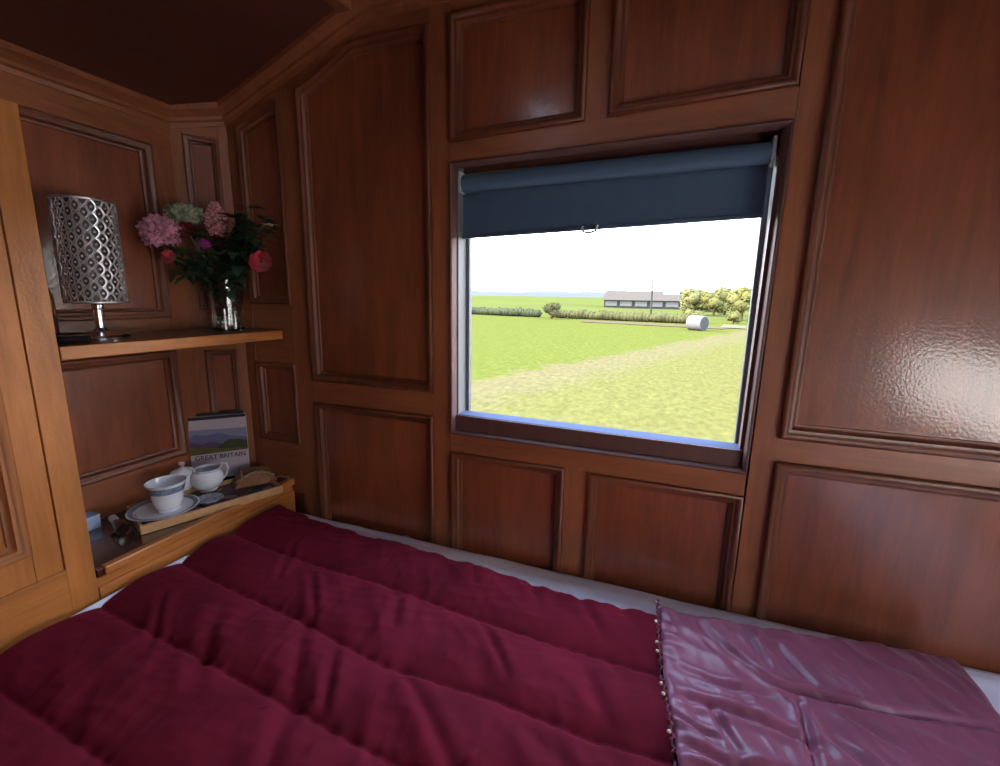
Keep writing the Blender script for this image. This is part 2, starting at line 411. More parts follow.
# --- roller blind
plain('blind_fabric', (.055, .095, .150), rough=.75, bump=.3, bscale=600, var=.15, vscale=40)
plain('grey_plastic', (.35, .37, .38), rough=.4)
blind = thing('roller_blind', 'dark navy roller blind pulled part way down the window', 'blind', (-.17, 1.03, .27))
bf = MB(); zt = []
n = 40
for i in range(n+1):
    u = -.495+(.148+.495)*i/n; s = i/n
    zb = .141+.022*s
    zt.append(u)
    bf.v += [(u, 1.041+.0015*sin(9*s), zb), (u, 1.041+.001*sin(7*s+1), .2), (u, 1.041, .262), (u, 1.0436, zb), (u, 1.0436, .2), (u, 1.0436, .262)]
for i in range(n):
    a = i*6; c = a+6
    for k in (0, 1): bf.f.append((a+k, c+k, c+k+1, a+k+1)); bf.f.append((a+3+k, a+4+k, c+4+k, c+3+k))
    bf.f.append((a, a+3, c+3, c)); 
bf.mi = [0]*len(bf.f)
mk('blind_fabric', bf, 'blind_fabric', blind, recalc=True)
br = MB(); br.tube([(-.492, 1.033, .262), (.148, 1.033, .275)], .020, 20); mk('roller', br, 'blind_fabric', blind)
bb = MB(); bb.hexa([(-.495,1.036,.139),(.148,1.036,.161),(.148,1.048,.161),(-.495,1.048,.139),(-.495,1.036,.147),(.148,1.036,.169),(.148,1.048,.169),(-.495,1.048,.147)])
mk('bottom_bar', bb, 'blind_fabric', blind, bevel=.002)
bh = MB(); bh.tube([(-.200, 1.030, .156), (-.198, 1.025, .144), (-.184, 1.024, .141), (-.170, 1.025, .145), (-.168, 1.030, .157)], .0026, 8)
tag(mk('pull_handle', bh, 'grey_plastic', blind), 'small grey pull handle')
for xx, zz in ((-.490, .262), (.150, .275)):
    bk = MB(); bk.box((xx-.003, 1.012, zz-.022), (xx+.003, 1.048, zz+.024)); mk('bracket', bk, 'grey_plastic', blind, bevel=.001)

b2 = thing('roller_blind', 'navy roller blind added over the unseen right wall window to trim its gleam', 'blind', (.93, -.08, .27))  # unseen blind, added to cut off the upper part of the gleam
bf = MB(); bf.box((.926, WY0+.035, -.155), (.929, WY1-.035, .26)); mk('blind_fabric', bf, 'blind_fabric', b2, smooth=0)
bf = MB(); bf.tube([(.926, WY0+.03, .262), (.926, WY1-.03, .262)], .019, 20); mk('roller', bf, 'blind_fabric', b2)

# ============================================================ CUPBOARD on the left (front plane x = -1.046, u = y)
CX = -1.046
CF = Frame((CX, 0, 0), (0, 1, 0), (1, 0, 0))
cup = thing('cupboard', 'tall honey brown wooden cupboard with panelled door at the left edge', 'cupboard', (-1.17, -.1, FLOOR))
cb = MB(); cb.box((XL+.022, -.62, FLOOR), (CX-.021, .470, .300)); mk('body', cb, 'honey_wood_z', cup, smooth=0)
member(cup, 'stile', rect(.440, .484, -.640, .303), CF, 'honey_wood_z')
member(cup, 'stile', rect(-.62, -.55, -.640, .303), CF, 'honey_wood_z')
member(cup, 'rail', rect(-.55, .440, .245, .303), CF, 'honey_wood_y', h1=-.0005)
member(cup, 'rail', rect(-.62, .484, -.640, -.527), CF, 'honey_wood_y', h1=-.0008)
def cdoor(u0, u1):
    d = MB()
    d.prism(rect(u0, u0+.040, -.525, .243), -.018, .0015, CF); d.prism(rect(u1-.040, u1, -.525, .243), -.018, .0015, CF)
    d.prism(rect(u0+.040, u1-.040, -.525, -.470), -.018, .0012, CF); d.prism(rect(u0+.040, u1-.040, .195, .243), -.018, .0012, CF)
    o = mk('door', d, 'honey_wood_z', cup, smooth=0, bevel=.0015)
    panel(o, rect(u0+.040, u1-.040, -.470, .195), CF, 1.0, 'honey_wood_z', 'honey_bead', raised=True)
    k = MB(); R = Matrix.Rotation(pi/2, 3, 'Y'); k.lathe([(.006, 0), (.006, .012), (.013, .018), (.014, .026), (.008, .030), (0, .031)], CF((u0+.02 if u1 > .2 else u1-.02), -.14, 0.001), 16, R)
    mk('knob', k, 'honey_bead', o)
cdoor(-.060, .437); cdoor(-.548, -.063)

# --- upper shelf and its honey edge
sh = thing('upper_shelf', 'wooden shelf with pale edge carrying the lamp and flowers', 'shelf', (-1.17, .74, -.128))
def shelf_poly(x1, z0, z1, y0=.478, gap=.0015):
    g = gap
    pts = [(XL+g, y0), (x1, y0), (x1, 1-g), (-1.20+.001, 1-g), (XL+g, .907-.001)]
    return pts
mb = MB(); poly = shelf_poly(CX-.008, 0, 0)
mb.prism(poly, -.126, -.103, lambda u, z, h: Vector((u, z, h))); mk('board', mb, 'shelf_wood', sh, smooth=0, bevel=.001)
mb = MB(); mb.box((CX-.0075, .486, -.128), (CX, .9985, -.103)); mk('edging', mb, 'honey_wood_y', sh, smooth=0, bevel=.002)

# --- lower shelf / desk, its lip and fascia
lo = thing('lower_shelf', 'dark polished lower shelf with a honey coloured lip next to the bed', 'shelf', (-1.17, .74, -.60))
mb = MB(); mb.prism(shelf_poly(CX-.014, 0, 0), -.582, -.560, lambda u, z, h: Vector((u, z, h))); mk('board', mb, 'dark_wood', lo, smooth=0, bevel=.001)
mb = MB(); mb.box((CX-.013, .498, -.574), (CX+.006, .9985, -.553)); mk('lip', mb, 'honey_wood_y', lo, smooth=0, bevel=.004)
mb = MB(); mb.box((CX-.012, .486, -.668), (CX-.006, .9985, -.5745)); mb.box((CX-.0055, .486, -.668), (CX+.001, .9985, -.594)); mk('fascia', mb, 'honey_wood_y', lo, smooth=0, bevel=.001)
wood('red_wood', (.05, .008, .006), (.10, .018, .012), 'x')
mb = MB(); mb.box((CX-.012, .4865, -.5735), (CX+.001, .4965, -.556)); tag(mk('end_block', mb, 'red_wood', lo, smooth=0, bevel=.001), 'small dark red end block')

# ============================================================ BED
plain('sheet_cloth', (.82, .83, .93), rough=.8, bump=.2, bscale=300, var=.04, Sheen_Weight=.2)
bed = thing('bed', 'wooden bed base holding a thick mattress along the window wall', 'bed', (-.05, .3, FLOOR))
BY0 = -.42
mb = MB(); mb.box((CX+.004, BY0, FLOOR+.05), (XR-.03, .985, -.86)); mk('bed_base', mb, 'frame_wood_x', bed, smooth=0, bevel=.003)
mb = MB(); mb.box((CX+.002, BY0-.02, -.88), (CX+.018, .985, -.668)); mk('side_board', mb, 'honey_wood_y', bed, smooth=0, bevel=.002)
mb = MB(); mb.box((CX+.022, BY0+.01, -.86), (XR-.04, .976, -.672)); mk('mattress', mb, 'sheet_cloth', bed, smooth=30, bevel=.03)
# fitted sheet: gently rumpled surface over the mattress
def grid(x0, x1, y0, y1, nx, ny, f):
    mb = MB()
    for j in range(ny+1):
        for i in range(nx+1):
            mb.v.append(tuple(f(x0+(x1-x0)*i/nx, y0+(y1-y0)*j/ny, i, j)))
    for j in range(ny):
        for i in range(nx):
            a = j*(nx+1)+i; mb.f.append((a, a+1, a+nx+2, a+nx+1))
    mb.mi = [0]*len(mb.f); return mb
def N3(x, y, z=0): return noise.noise(Vector((x, y, z)))
SX0, SX1, SY0, SY1 = CX+.020, XR-.035, BY0, .991
def sheet_z(x, y):
    z = -.660+.004*N3(x*7, y*9, 3)
    # long ridge near the wall and small pleats
    z += .006*exp(-((y-.955-.012*sin(x*5))/.012)**2)
    z += .005*exp(-((x+.62+.5*(y-.95))/.010)**2)
    e = min(SX1-x, y-SY0); 
    if e < .03: z -= .02*(1-e/.03)**2
    z += .050*exp(-((x-SX0+.002)/.010)**2)*max(0, min(1, (y-.30)/.05))*max(0, min(1, (.80-y)/.15))
    return z
def sheet_f(x, y, i, j): return (x, y, sheet_z(x, y))
mb = grid(SX0, SX1, SY0, SY1, 180, 130, sheet_f)
sheet = tag(mk('bed_sheet', mb, 'sheet_cloth', smooth=180, recalc=False, loc=(-.05, .3, -.66)), 'white fitted sheet showing along the wall side of the bed', 'bed sheet')
so = sheet.modifiers.new('thick', 'SOLIDIFY'); so.thickness = .004; so.offset = -1

# --- quilt
def cloth(name, col, col2, rough, sheen, stint, spec, scale=9, bump=.15, bscale=500, **k):
    m, t, b = newmat(name); L = t.links.new
    c = t.nodes.new('ShaderNodeTexCoord'); n = t.nodes.new('ShaderNodeTexNoise'); n.inputs['Scale'].default_value = scale; n.inputs['Detail'].default_value = 5
    L(c.outputs['Object'], n.inputs['Vector'])
    r = t.nodes.new('ShaderNodeValToRGB'); r.color_ramp.elements[0].position = .35; r.color_ramp.elements[1].position = .65
    r.color_ramp.elements[0].color = (*col, 1); r.color_ramp.elements[1].color = (*col2, 1); L(n.outputs['Fac'], r.inputs[0]); L(r.outputs[0], b.inputs['Base Color'])
    nb = t.nodes.new('ShaderNodeTexNoise'); nb.inputs['Scale'].default_value = bscale; L(c.outputs['Object'], nb.inputs['Vector'])
    bp = t.nodes.new('ShaderNodeBump'); bp.inputs['Strength'].default_value = bump; bp.inputs['Distance'].default_value = .001; L(nb.outputs['Fac'], bp.inputs['Height']); L(bp.outputs[0], b.inputs['Normal'])
    setp(b, Roughness=rough, Sheen_Weight=sheen, Sheen_Roughness=.35, Sheen_Tint=(*stint, 1), Specular_IOR_Level=spec, **k)
cloth('velvet', (.10, .005, .0135), (.15, .008, .021), .9, .6, (.6, .06, .15), .1, bump=.3)
cloth('satin', (.20, .055, .092), (.26, .075, .125), .40, .3, (.7, .4, .6), .35, bump=.05)
def segd(p, a, b):
    ax, ay = a; bx, by = b; px, py = p
    dx, dy = bx-ax, by-ay; L2 = dx*dx+dy*dy; tt = max(0, min(1, ((px-ax)*dx+(py-ay)*dy)/L2))
    ex, ey = px-ax-tt*dx, py-ay-tt*dy
    return sqrt(ex*ex+ey*ey), tt, (dx*ey-dy*ex)
def polyd(p, pl):
    return min(segd(p, a, b)[0] for a, b in zip(pl, pl[1:]))
VST = [[(-1.10, .775), (-.869, .759), (-.559, .753), (-.329, .729), (-.094, .719), (.05, .719)],
       [(-1.10, .640), (-.90, .62), (-.701, .601), (-.405, .561), (-.226, .571), (-.073, .559), (.08, .572)],
       [(-1.10, .475), (-.80, .46), (-.616, .448), (-.328, .427), (.10, .41)],
       [(-1.10, .30), (.10, .26)], [(-1.10, .13), (.10, .10)], [(-1.10, -.04), (.10, -.06)], [(-1.10, -.21), (.10, -.22)]]
def wr_(x, y, ang, fa, fb, seed, sharp=1.0):
    """folds that run along angle ang: low frequency along, higher across; creased where the noise changes sign"""
    ca, sa = cos(ang), sin(ang); a = x*ca+y*sa; b_ = -x*sa+y*ca
    n_ = N3(a*fa+.3*N3(a*4, b_*4, seed+9), b_*fb+.8*N3(a*2.1, b_*3.1, seed+5), seed)
    return 1-min(1, abs(n_)*2.2)**sharp
VF = [[(-.72, .72), (-.60, .60)], [(-.50, .74), (-.44, .63)], [(-.62, .60), (-.50, .44), (-.42, .30)], [(-.52, .57), (-.44, .44)], [(-.15, .88), (-.06, .74)],
      [(-.10, .70), (-.04, .58)], [(-.30, .72), (-.20, .60)], [(-.36, .55), (-.22, .44), (-.05, .38)], [(-.16, .54), (-.02, .46)], [(-.85, .80), (-.76, .66)],
      [(-.40, .90), (-.35, .80)], [(-.80, .56), (-.66, .40)], [(-.95, .55), (-.80, .42)], [(-.25, .88), (-.20, .78)], [(-.07, .88), (-.01, .80)]]
def quilt_base(x, y):
    d = min(polyd((x, y), s) for s in VST)
    puff = (1-exp(-d/.010))*.55+(1-exp(-(d/.045)**2))*.45
    z = -.632+.017*puff+.006*N3(x*3.5, y*3.5, 8)
    m_ = .35+.65*max(0, min(1, .5+1.4*N3(x*3, y*3, 40)))
    z += (.0050*wr_(x, y, -1.15, 4, 13, 11)+.0035*wr_(x, y, -.75, 5, 17, 31)+.0018*wr_(x, y, -1.5, 9, 40, 51)+.0016*wr_(x, y, .2, 8, 34, 66))*m_*min(1, .25+d/.05)
    for i, s in enumerate(VF):
        w_ = .011+.004*(i % 3)
        for a, b_ in zip(s, s[1:]):
            dd, tt, sd_ = segd((x, y), a, b_)
            if dd < .06:
                k_ = sin(pi*min(1, max(0, tt)))**.7 if len(s) == 2 else 1-.6*abs(tt-.5)
                z += k_*(.0045*exp(-((dd-w_*1.3)/w_)**2)-.0035*exp(-(dd/(w_*.7))**2))*(1 if 0 < tt < 1 else .0)
    if d < .03: z += .0013*sin(x*170+9*N3(x*9, 1, 1))*exp(-(d/.010)**2)*(1+N3(x*6, 8, 8))
    return z
def sat_edge(x):
    pts = [(.0, .892), (.019, .896), (.14, .902), (.282, .920), (.399, .938), (.491, .947), (.54, .947)]
    for (a, ya), (b_, yb) in zip(pts, pts[1:]):
        if x <= b_: y = ya+(yb-ya)*(x-a)/(b_-a); break
    else: y = .957
    return y+.002*abs(sin(x*60))+.0025*N3(x*18, 5, 5)
def sat_left(y):
    pts = [(-1, .12), (.40, .09), (.57, .056), (.674, .039), (.783, .028), (.93, .019), (1.0, .018)]
    for (a, xa), (b_, xb) in zip(pts, pts[1:]):
        if y <= b_: return xa+(xb-xa)*(y-a)/(b_-a)+.003*N3(3, y*20, 4)
    return .018
def edge_y(x):      # wall side edge of the velvet, lightly scalloped
    pts = [(-1.06, .940), (-1.0, .925), (-.881, .912), (-.675, .902), (-.577, .898), (-.462, .886), (-.328, .878), (-.229, .869), (-.127, .862), (-.014, .868), (.14, .868)]
    for (a, ya), (b_, yb) in zip(pts, pts[1:]):
        if x <= b_: y = ya+(yb-ya)*(x-a)/(b_-a); break
    else: y = pts[-1][1]
    return y+.003*abs(sin(x*70))+.004*N3(x*22, 2, 2)
QX0, QX1, QY0 = CX+.016, .135, BY0-.03
def velvet_f(x, y, i, j):
    t_ = (y-QY0)/(1-QY0)
    yy = QY0+(edge_y(x)-QY0)*t_
    z = quilt_base(x, yy)
    e = edge_y(x)-yy
    xx = x
    u_ = max(0, min(1, (x-sat_left(yy)+.004)/.012)); z = z*(1-u_)+min(z-.010, -.634)*u_
    if e < .022: z = -.655+(z+.655)*sqrt(max(0, 1-(1-e/.022)**2))
    el = x-QX0
    z += .010*exp(-el/.10)
    if el < .010: z = -.650+(z+.650)*sqrt(max(0, 1-(1-el/.010)**2))
    # left side of the quilt is pulled back from the boards in one place so the sheet shows
    xx += (.006*exp(-((yy-.41)/.05)**2)+.001*exp(-((yy-.62)/.08)**2))*max(0, 1-el/.25)
    return (xx, yy, z)
mb = grid(QX0, QX1, QY0, 1.0, 340, 400, velvet_f)
quilt = thing('quilt', 'burgundy velvet quilt with channel stitching covering the bed, corner folded back', 'quilt', (-.3, .3, -.65))
vo = mk('velvet_top', mb, 'velvet', quilt, smooth=180, recalc=False)
sm_ = vo.modifiers.new('thick', 'SOLIDIFY'); sm_.thickness = .004; sm_.offset = -1
# folded back satin lining
SC = [([(.131, .819), (.203, .756), (.323, .757), (.381, .766), (.503, .787)], .011, .010), ([(.043, .676), (.168, .674), (.25, .655)], .010, .012),
      ([(.172, .89), (.203, .79)], .007, .010), ([(.235, .745), (.231, .60)], .008, .009), ([(.10, .86), (.15, .80)], .006, .012), ([(.225, .86), (.27, .77)], .006, .010),
      ([(.05, .74), (.12, .72), (.20, .725)], .007, .010), ([(.05, .60), (.12, .58), (.22, .60)], .009, .012), ([(.30, .82), (.34, .77)], .006, .009), ([(.28, .74), (.36, .70)], .008, .010), ([(.04, .64), (.11, .615)], .008, .008),
      ([(.36, .90), (.44, .86)], .007, .020), ([(.10, .68), (.14, .60)], .008, .010), ([(.26, .68), (.33, .62)], .007, .012), ([(.05, .56), (.5, .56)], .011, .012), ([(.05, .38), (.52, .38)], .011, .012), ([(.05, .2), (.52, .2)], .011, .012)]
def satin_z(x, y):
    z = -.617+.004*N3(x*5, y*5, 18)+.0038*wr_(x, y, -.95, 5, 15, 41)+.0032*wr_(x, y, -.40, 6, 24, 77)+.0018*wr_(x, y, -1.1, 11, 45, 91)
    for s, dp, w_ in SC:
        best = min((segd((x, y), a, b_)+(k, len(s)-1) for k, (a, b_) in enumerate(zip(s, s[1:]))), key=lambda q: q[0])
        dd, tt, _, k, m_ = best; g = (k+tt)/m_
        if dd < w_*5:
            kk = min(1, 4*g*(1-g)+.05)**.6; w2 = w_*.65
            z += kk*(-dp*1.0*exp(-(dd/w2)**2)+dp*.40*exp(-((dd-w2*1.9)/w2)**2))
    return z
def satin_f(s, t_, i, j):
    y1 = 1.0
    yy = BY0-.03+(y1-BY0+.03)*t_
    x0 = sat_left(yy); x = x0+(.533-x0)*s
    ye = sat_edge(x); yy = BY0-.03+(ye-BY0+.03)*t_
    x0 = sat_left(yy); x = x0+(.533-.0*x0-x0)*s
    z = satin_z(x, yy)
    e = ye-yy
    if e < .020: z = -.652+(z+.652)*sqrt(max(0, 1-(1-e/.020)**2))
    er = .533-x
    if er < .028: z = -.650+(z+.650)*sqrt(max(0, 1-(1-er/.028)**2))
    el = x-x0
    if el < .010: z -= .006*(1-el/.010)**2
    el2 = max(0, 1-el/.05)
    z += .003*el2*sin(yy*120+4*sin(yy*31))
    return (x, yy, z)
mb = grid(0, 1, 0, 1, 190, 330, satin_f)
fo = tag(mk('folded_lining', mb, 'satin', quilt, smooth=180, recalc=False), 'dusty plum satin lining folded back')
sm_ = fo.modifiers.new('thick', 'SOLIDIFY'); sm_.thickness = .006; sm_.offset = -1
# beaded trim down the folded edge and along the wall edge of the velvet
plain('trim_cord', (.13, .014, .03), rough=.7, bump=.4, bscale=900)
plain('bead_pearl', (.75, .62, .50), rough=.15, metal=.2)
tr = MB(); pts = []
yy = .52
k = 0
while yy < .900:
    x0 = sat_left(yy)-.003; z = quilt_base(x0, min(yy, .86))+.004
    pts.append((x0+.0022*sin(k*1.9), yy, z+.002*cos(k*1.9))); yy += .0045; k += 1
tr.tube(pts, .0024, 8)
mk('trim_cord', tr, 'trim_cord', quilt)
for yb in (.885, .826, .775, .757, .688, .664, .60):
    t2 = MB(); x0 = sat_left(yb)-.004; t2.ball((x0-.003, yb, quilt_base(x0, min(yb, .86))+.006), .0032, 10, 7); mk('pearl_bead', t2, 'bead_pearl', quilt)
tr = MB()
pts = [(x, edge_y(x)+.001, -.6535+.002) for x in [QX0+.03+i*.006 for i in range(172)]]
tr.tube([(p[0], p[1]+.002*sin(i*1.7), p[2]+.0015*cos(i*1.7)) for i, p in enumerate(pts)], .003, 6); mk('trim_cord', tr, 'trim_cord', quilt)

# ============================================================ THINGS ON THE UPPER SHELF
plain('chrome', (.75, .72, .74), rough=.16, metal=1, bump=.03)
plain('silver', (.85, .80, .78), rough=.35, metal=1, var=.15, vscale=60)
plain('shade_liner', (.10, .085, .085), rough=.5, var=.4, vscale=70, Transmission_Weight=.0)
plain('black_gloss', (.012, .010, .012), rough=.12, Coat_Weight=.6)
plain('cable', (.02, .02, .02), rough=.5)
LX, LY = -1.155, .612
lamp = thing('table_lamp', 'table lamp with pierced silver cylinder shade on a chrome stem', 'lamp', (LX, LY, -.103))
b_ = MB(); b_.lathe([(.050, -.1025), (.051, -.098), (.048, -.093), (.030, -.089), (.014, -.085), (.009, -.078)], (LX, LY, 0), 48); mk('base', b_, 'chrome', lamp)
b_ = MB(); b_.lathe([(.0085, -.080), (.0085, -.040), (.012, -.036), (.012, -.030), (.008, -.028), (.008, .02)], (LX, LY, 0), 24); mk('stem', b_, 'chrome', lamp)
SR0, SR1, SZ0, SZ1 = .0505, .0505, -.024, .180
b_ = MB(); b_.lathe([(SR0-.006, SZ0+.002), (SR1-.006, SZ1-.002)], (LX, LY, 0), 48, cap=(False, False)); b_.lathe([(SR0-.007, SZ0+.002), (SR1-.007, SZ1-.002)], (LX, LY, 0), 48, cap=(False, False))
shade = MB()
def sp(a, z, off=0):
    r = SR0+(SR1-SR0)*(z-SZ0)/(SZ1-SZ0)+off
    return (LX+r*cos(a), LY+r*sin(a), z)
NA = 13; dz = 2*pi*SR0/NA
rows = int((SZ1-SZ0)/(dz*.5))
# interlaced leaf lattice: each cell an almond drawn by two arcs, alternate rows offset
for j in range(rows+1):
    zc = SZ0+.5*dz*j+.006
    for i in range(NA):
        ac = 2*pi*(i+(.5 if j % 2 else 0))/NA
        for sgn in (1, -1):
            pts = []
            for q in range(9):
                t_ = -1+2*q/8
                z = zc+t_*dz*.5; a = ac+sgn*(1-t_*t_)*.58*pi/NA
                if SZ0 <= z <= SZ1: pts.append(sp(a, z, .0015*sgn))
            if len(pts) > 2: shade.tube(pts, .0017, 6)
        # small flower boss in each cell
        if SZ0+.006 < zc < SZ1-.006:
            shade.ball(sp(ac, zc, .0005), .0024, 8, 5)
for z in (SZ0, SZ1): shade.tube([sp(2*pi*i/48, z) for i in range(48)], .0028, 8, closed=True)
so_ = mk('lamp_shade', shade, 'silver', lamp, smooth=50, recalc=True)
mk('shade_lining', b_, 'shade_liner', so_)
sp_ = MB()
for i in range(3):
    a = 2*pi*i/3; sp_.tube([(LX, LY, SZ0+.012), (LX+.050*cos(a), LY+.050*sin(a), SZ0+.004)], .0018, 6)
mk('shade_spider', sp_, 'chrome', lamp)

# black shallow dish beside the lamp foot, clear glass bottle behind stile
dsh = thing('trinket_dish', 'low glossy black dish left of the lamp foot on the upper shelf', 'dish', (-1.118, .524, -.103))
d = MB(); d.lathe([(.020, -.1025), (.034, -.098), (.040, -.086), (.0385, -.0855), (.032, -.095), (0, -.098)], (-1.110, .528, 0), 32); mk('bowl', d, 'black_gloss', dsh)
d = MB(); d.tube([(-1.110+.040*cos(a), .528+.040*sin(a), -.0855) for a in [2*pi*i/32 for i in range(32)]], .0012, 6, closed=True); mk('rim', d, 'chrome', dsh)
m, t, b = newmat('clear_glass'); setp(b, Roughness=.03, IOR=1.45, Transmission_Weight=1.0); b.inputs['Base Color'].default_value = (.93, .97, .96, 1)
m, t, b = newmat('water'); setp(b, Roughness=.0, IOR=1.33, Transmission_Weight=1.0); b.inputs['Base Color'].default_value = (.90, .97, .90, 1)
bt = thing('glass_bottle', 'clear glass bottle half hidden behind the cupboard edge, left of the lamp', 'bottle', (-1.235, .522, -.103))
d = MB(); BXc, BYc = -1.238, .548
d.lathe([(.026, -.1025), (.029, -.095), (.029, -.02), (.024, .002), (.011, .020), (.010, .045), (.013, .047), (.013, .055), (.0085, .055), (.0085, .022), (.022, -.002), (.0268, -.022), (.0268, -.092), (0, -.094)], (BXc, BYc, 0), 32)
mk('glass_body', d, 'clear_glass', bt)
d = MB(); d.lathe([(.0082, .040), (.0082, .056), (.014, .058), (.014, .066), (.008, .070), (0, .071)], (BXc, BYc, 0), 20); mk('stopper', d, 'clear_glass', bt)

# --- vase
VX, VY = -1.166, .925
vase = thing('glass_vase', 'clear cut glass vase of flowers and leaves at the corner end of the shelf', 'vase', (VX, VY, -.103))
d = MB()
n = 36; prof_ = [(.036, -.1025), (.040, -.098), (.0395, -.06), (.0405, -.01), (.043, .025), (.046, .050)]
inn = [(.0435, .050), (.0405, .025), (.038, -.01), (.037, -.06), (.037, -.088), (0, -.090)]
vs = []; allp = prof_+inn
for pi_, (r, z) in enumerate(allp):
    for i in range(n):
        a = 2*pi*i/n; rr = r+(.0009*(1 if i % 2 else -1) if 0 < pi_ < 4 else 0)
        vs.append((VX+rr*cos(a), VY+rr*sin(a), z))
fs = [(j*n+i, j*n+(i+1) % n, (j+1)*n+(i+1) % n, (j+1)*n+i) for j in range(len(allp)-1) for i in range(n)]+[tuple(range(n-1, -1, -1))]
d.add(vs, fs); mk('glass_body', d, 'clear_glass', vase, smooth=25)
d = MB(); d.lathe([(.036, -.0875), (.0365, -.02), (.0368, .000), (0, .000)], (VX, VY, 0), 32); mk('water', d, 'water', vase)

# --- flowers
plain('leaf_green', (0.045, 0.09, 0.03), rough=.5, var=.45, vscale=25)
plain('leaf_dark', (0.028, 0.065, 0.032), rough=.45, var=.4, vscale=25)
plain('stem_green', (.05, .10, .03), rough=.5, var=.3)
plain('petal_pink', (.50, .20, .27), rough=.7, var=.45, vscale=60)
plain('petal_salmon', (.48, .19, .19), rough=.7, var=.45, vscale=60)
plain('petal_magenta', (.38, .03, .22), rough=.7, var=.3, vscale=60)
plain('petal_cream', (.24, .25, .16), rough=.8, var=.4, vscale=50)
plain('petal_white', (.45, .46, .40), rough=.7, var=.2, vscale=50)
plain('petal_red', (.45, .010, .030), rough=.6, var=.35, vscale=50, Sheen_Weight=.3)
plain('petal_dark_red', (.25, .02, .02), rough=.7, var=.3)
def leaf(mb, base, dirv, L, wd, curl=.3, side=None):
    d = Vector(dirv).normalized(); s = (side or d.cross(Vector((0,0,1))))
    if s.length < 1e-3: s = Vector((1,0,0))
    s = s.normalized(); nn = s.cross(d).normalized(); m = 6; vs = []
    for i in range(m+1):
        t_ = i/m; w_ = wd*sin(pi*min(1, t_*.92+.06))**.8; c = Vector(base)+d*L*t_-nn*curl*L*t_*t_
        vs += [c-s*w_+nn*w_*.25, c, c+s*w_+nn*w_*.25]
    fs = []
    for i in range(m):
        a = i*3; fs += [(a, a+1, a+4, a+3), (a+1, a+2, a+5, a+4)]
    mb.add(vs, fs)
def stem_pts(head, k=6):
    h = Vector(head); b0 = Vector((VX+(h.x-VX)*-.12, VY+(h.y-VY)*-.12, -.080)); n0 = Vector((VX+max(-.026, min(.026, (h.x-VX)*.22)), VY+max(-.026, min(.026, (h.y-VY)*.22)), .050))
    out = []
    for i in range(k+1):
        t_ = i/k; out.append(b0*(1-t_)**2+n0*2.0*t_*(1-t_)+h*t_*t_)
    return out
def floret(mb, c, nrm, r, petals=4):
    nrm = Vector(nrm).normalized(); a = nrm.orthogonal().normalized(); b2 = nrm.cross(a); ph = rnd.random()*6
    for i in range(petals):
        an = ph+2*pi*i/petals; dd = a*cos(an)+b2*sin(an); s = nrm.cross(dd)
        leaf(mb, Vector(c), (dd+nrm*.35), r, r*.42, .25, s)
def flower(name, label, cat, head, mat, kind, R=.04, leaves=3, lmat='leaf_green', sc=(1,1,1)):
    head = Vector(head); root = thing(name, label, cat, (VX, VY, -.080), 'flowers in the glass vase')
    s = MB(); s.tube(stem_pts(head), .0016, 6); mk('stem', s, 'stem_green', root)
    m_ = MB()
    if kind == 'mop':
        for i in range(110):
            z_ = 1-1.75*(i+.5)/110; rr = sqrt(max(0, 1-z_*z_)); a = i*2.39996
            dd = Vector((rr*cos(a)*sc[0], rr*sin(a)*sc[1], z_*sc[2])); floret(m_, head+dd*R*.84*(1+.30*(rnd.random()-.5)+.25*N3(dd.x*2, dd.y*2, dd.z*2)), dd, R*.32)
    elif kind == 'rose':
        for ring, (nn_, tilt, rr, ln) in enumerate(((5, .15, .15, .75), (6, .5, .28, .80), (7, .85, .36, .85), (8, 1.2, .40, .85), (9, 1.6, .36, .80))):
            for i in range(nn_):
                a = 2*pi*(i+.5*ring)/nn_; out = Vector((cos(a), sin(a), 0)); 
                ax = Vector(FDIR); e1 = ax.orthogonal().normalized(); e2 = ax.cross(e1); o3 = e1*cos(a)+e2*sin(a)
                dd = ax*cos(tilt)+o3*sin(tilt); leaf(m_, head+o3*R*rr*.5-ax*R*.25, dd, R*ln, R*.42, -.35+.2*ring, ax.cross(o3))
    elif kind == 'umbel':
        s2 = MB()
        for i in range(26):
            a = i*2.39996; rr = sqrt((i+.5)/26); e = head+Vector((cos(a)*R*rr*sc[0], sin(a)*R*rr*sc[1], .25*R*(1-rr*rr)))
            s2.tube([head-Vector((0,0,R*.6)), e], .0006, 5)
            for q in range(6):
                e2 = e+Vector((rnd.uniform(-1,1), rnd.uniform(-1,1), rnd.uniform(-.4,.4)))*R*.14; floret(m_, e2, (0,0,1), R*.10, 5)
        mk('ribs', s2, 'stem_green', root)
    elif kind == 'spike':
        for i in range(90):
            t_ = i/90; a = i*2.39996; wd = R*(.55*sin(pi*min(1, t_*.85+.15))+.12)
            dd = Vector((cos(a)*sc[0], sin(a), .2)); c = head+Vector((0, 0, (t_-.5)*R*2.4*sc[2]))+dd*wd; floret(m_, c, dd, R*.25, 4)
    elif kind == 'lily':
        for i in range(6):
            a = 2*pi*i/6; dd = Vector((cos(a), sin(a)*.8, .55)); leaf(m_, head, dd, R, R*.22, .5)
    mk('flower_head', m_, mat, root, smooth=60, recalc=False)
    lf = MB(); sp2 = stem_pts(head, 12)
    for i in range(leaves):
        k_ = 6+int(rnd.random()*5); a = rnd.random()*6.28
        leaf(lf, sp2[k_], (cos(a), sin(a)-.2, .35), rnd.uniform(.028, .045), rnd.uniform(.007, .012), .35)
    if leaves: mk('leaves', lf, lmat, root, smooth=60, recalc=False)
    return root
FDIR = (.45, -.80, .25)
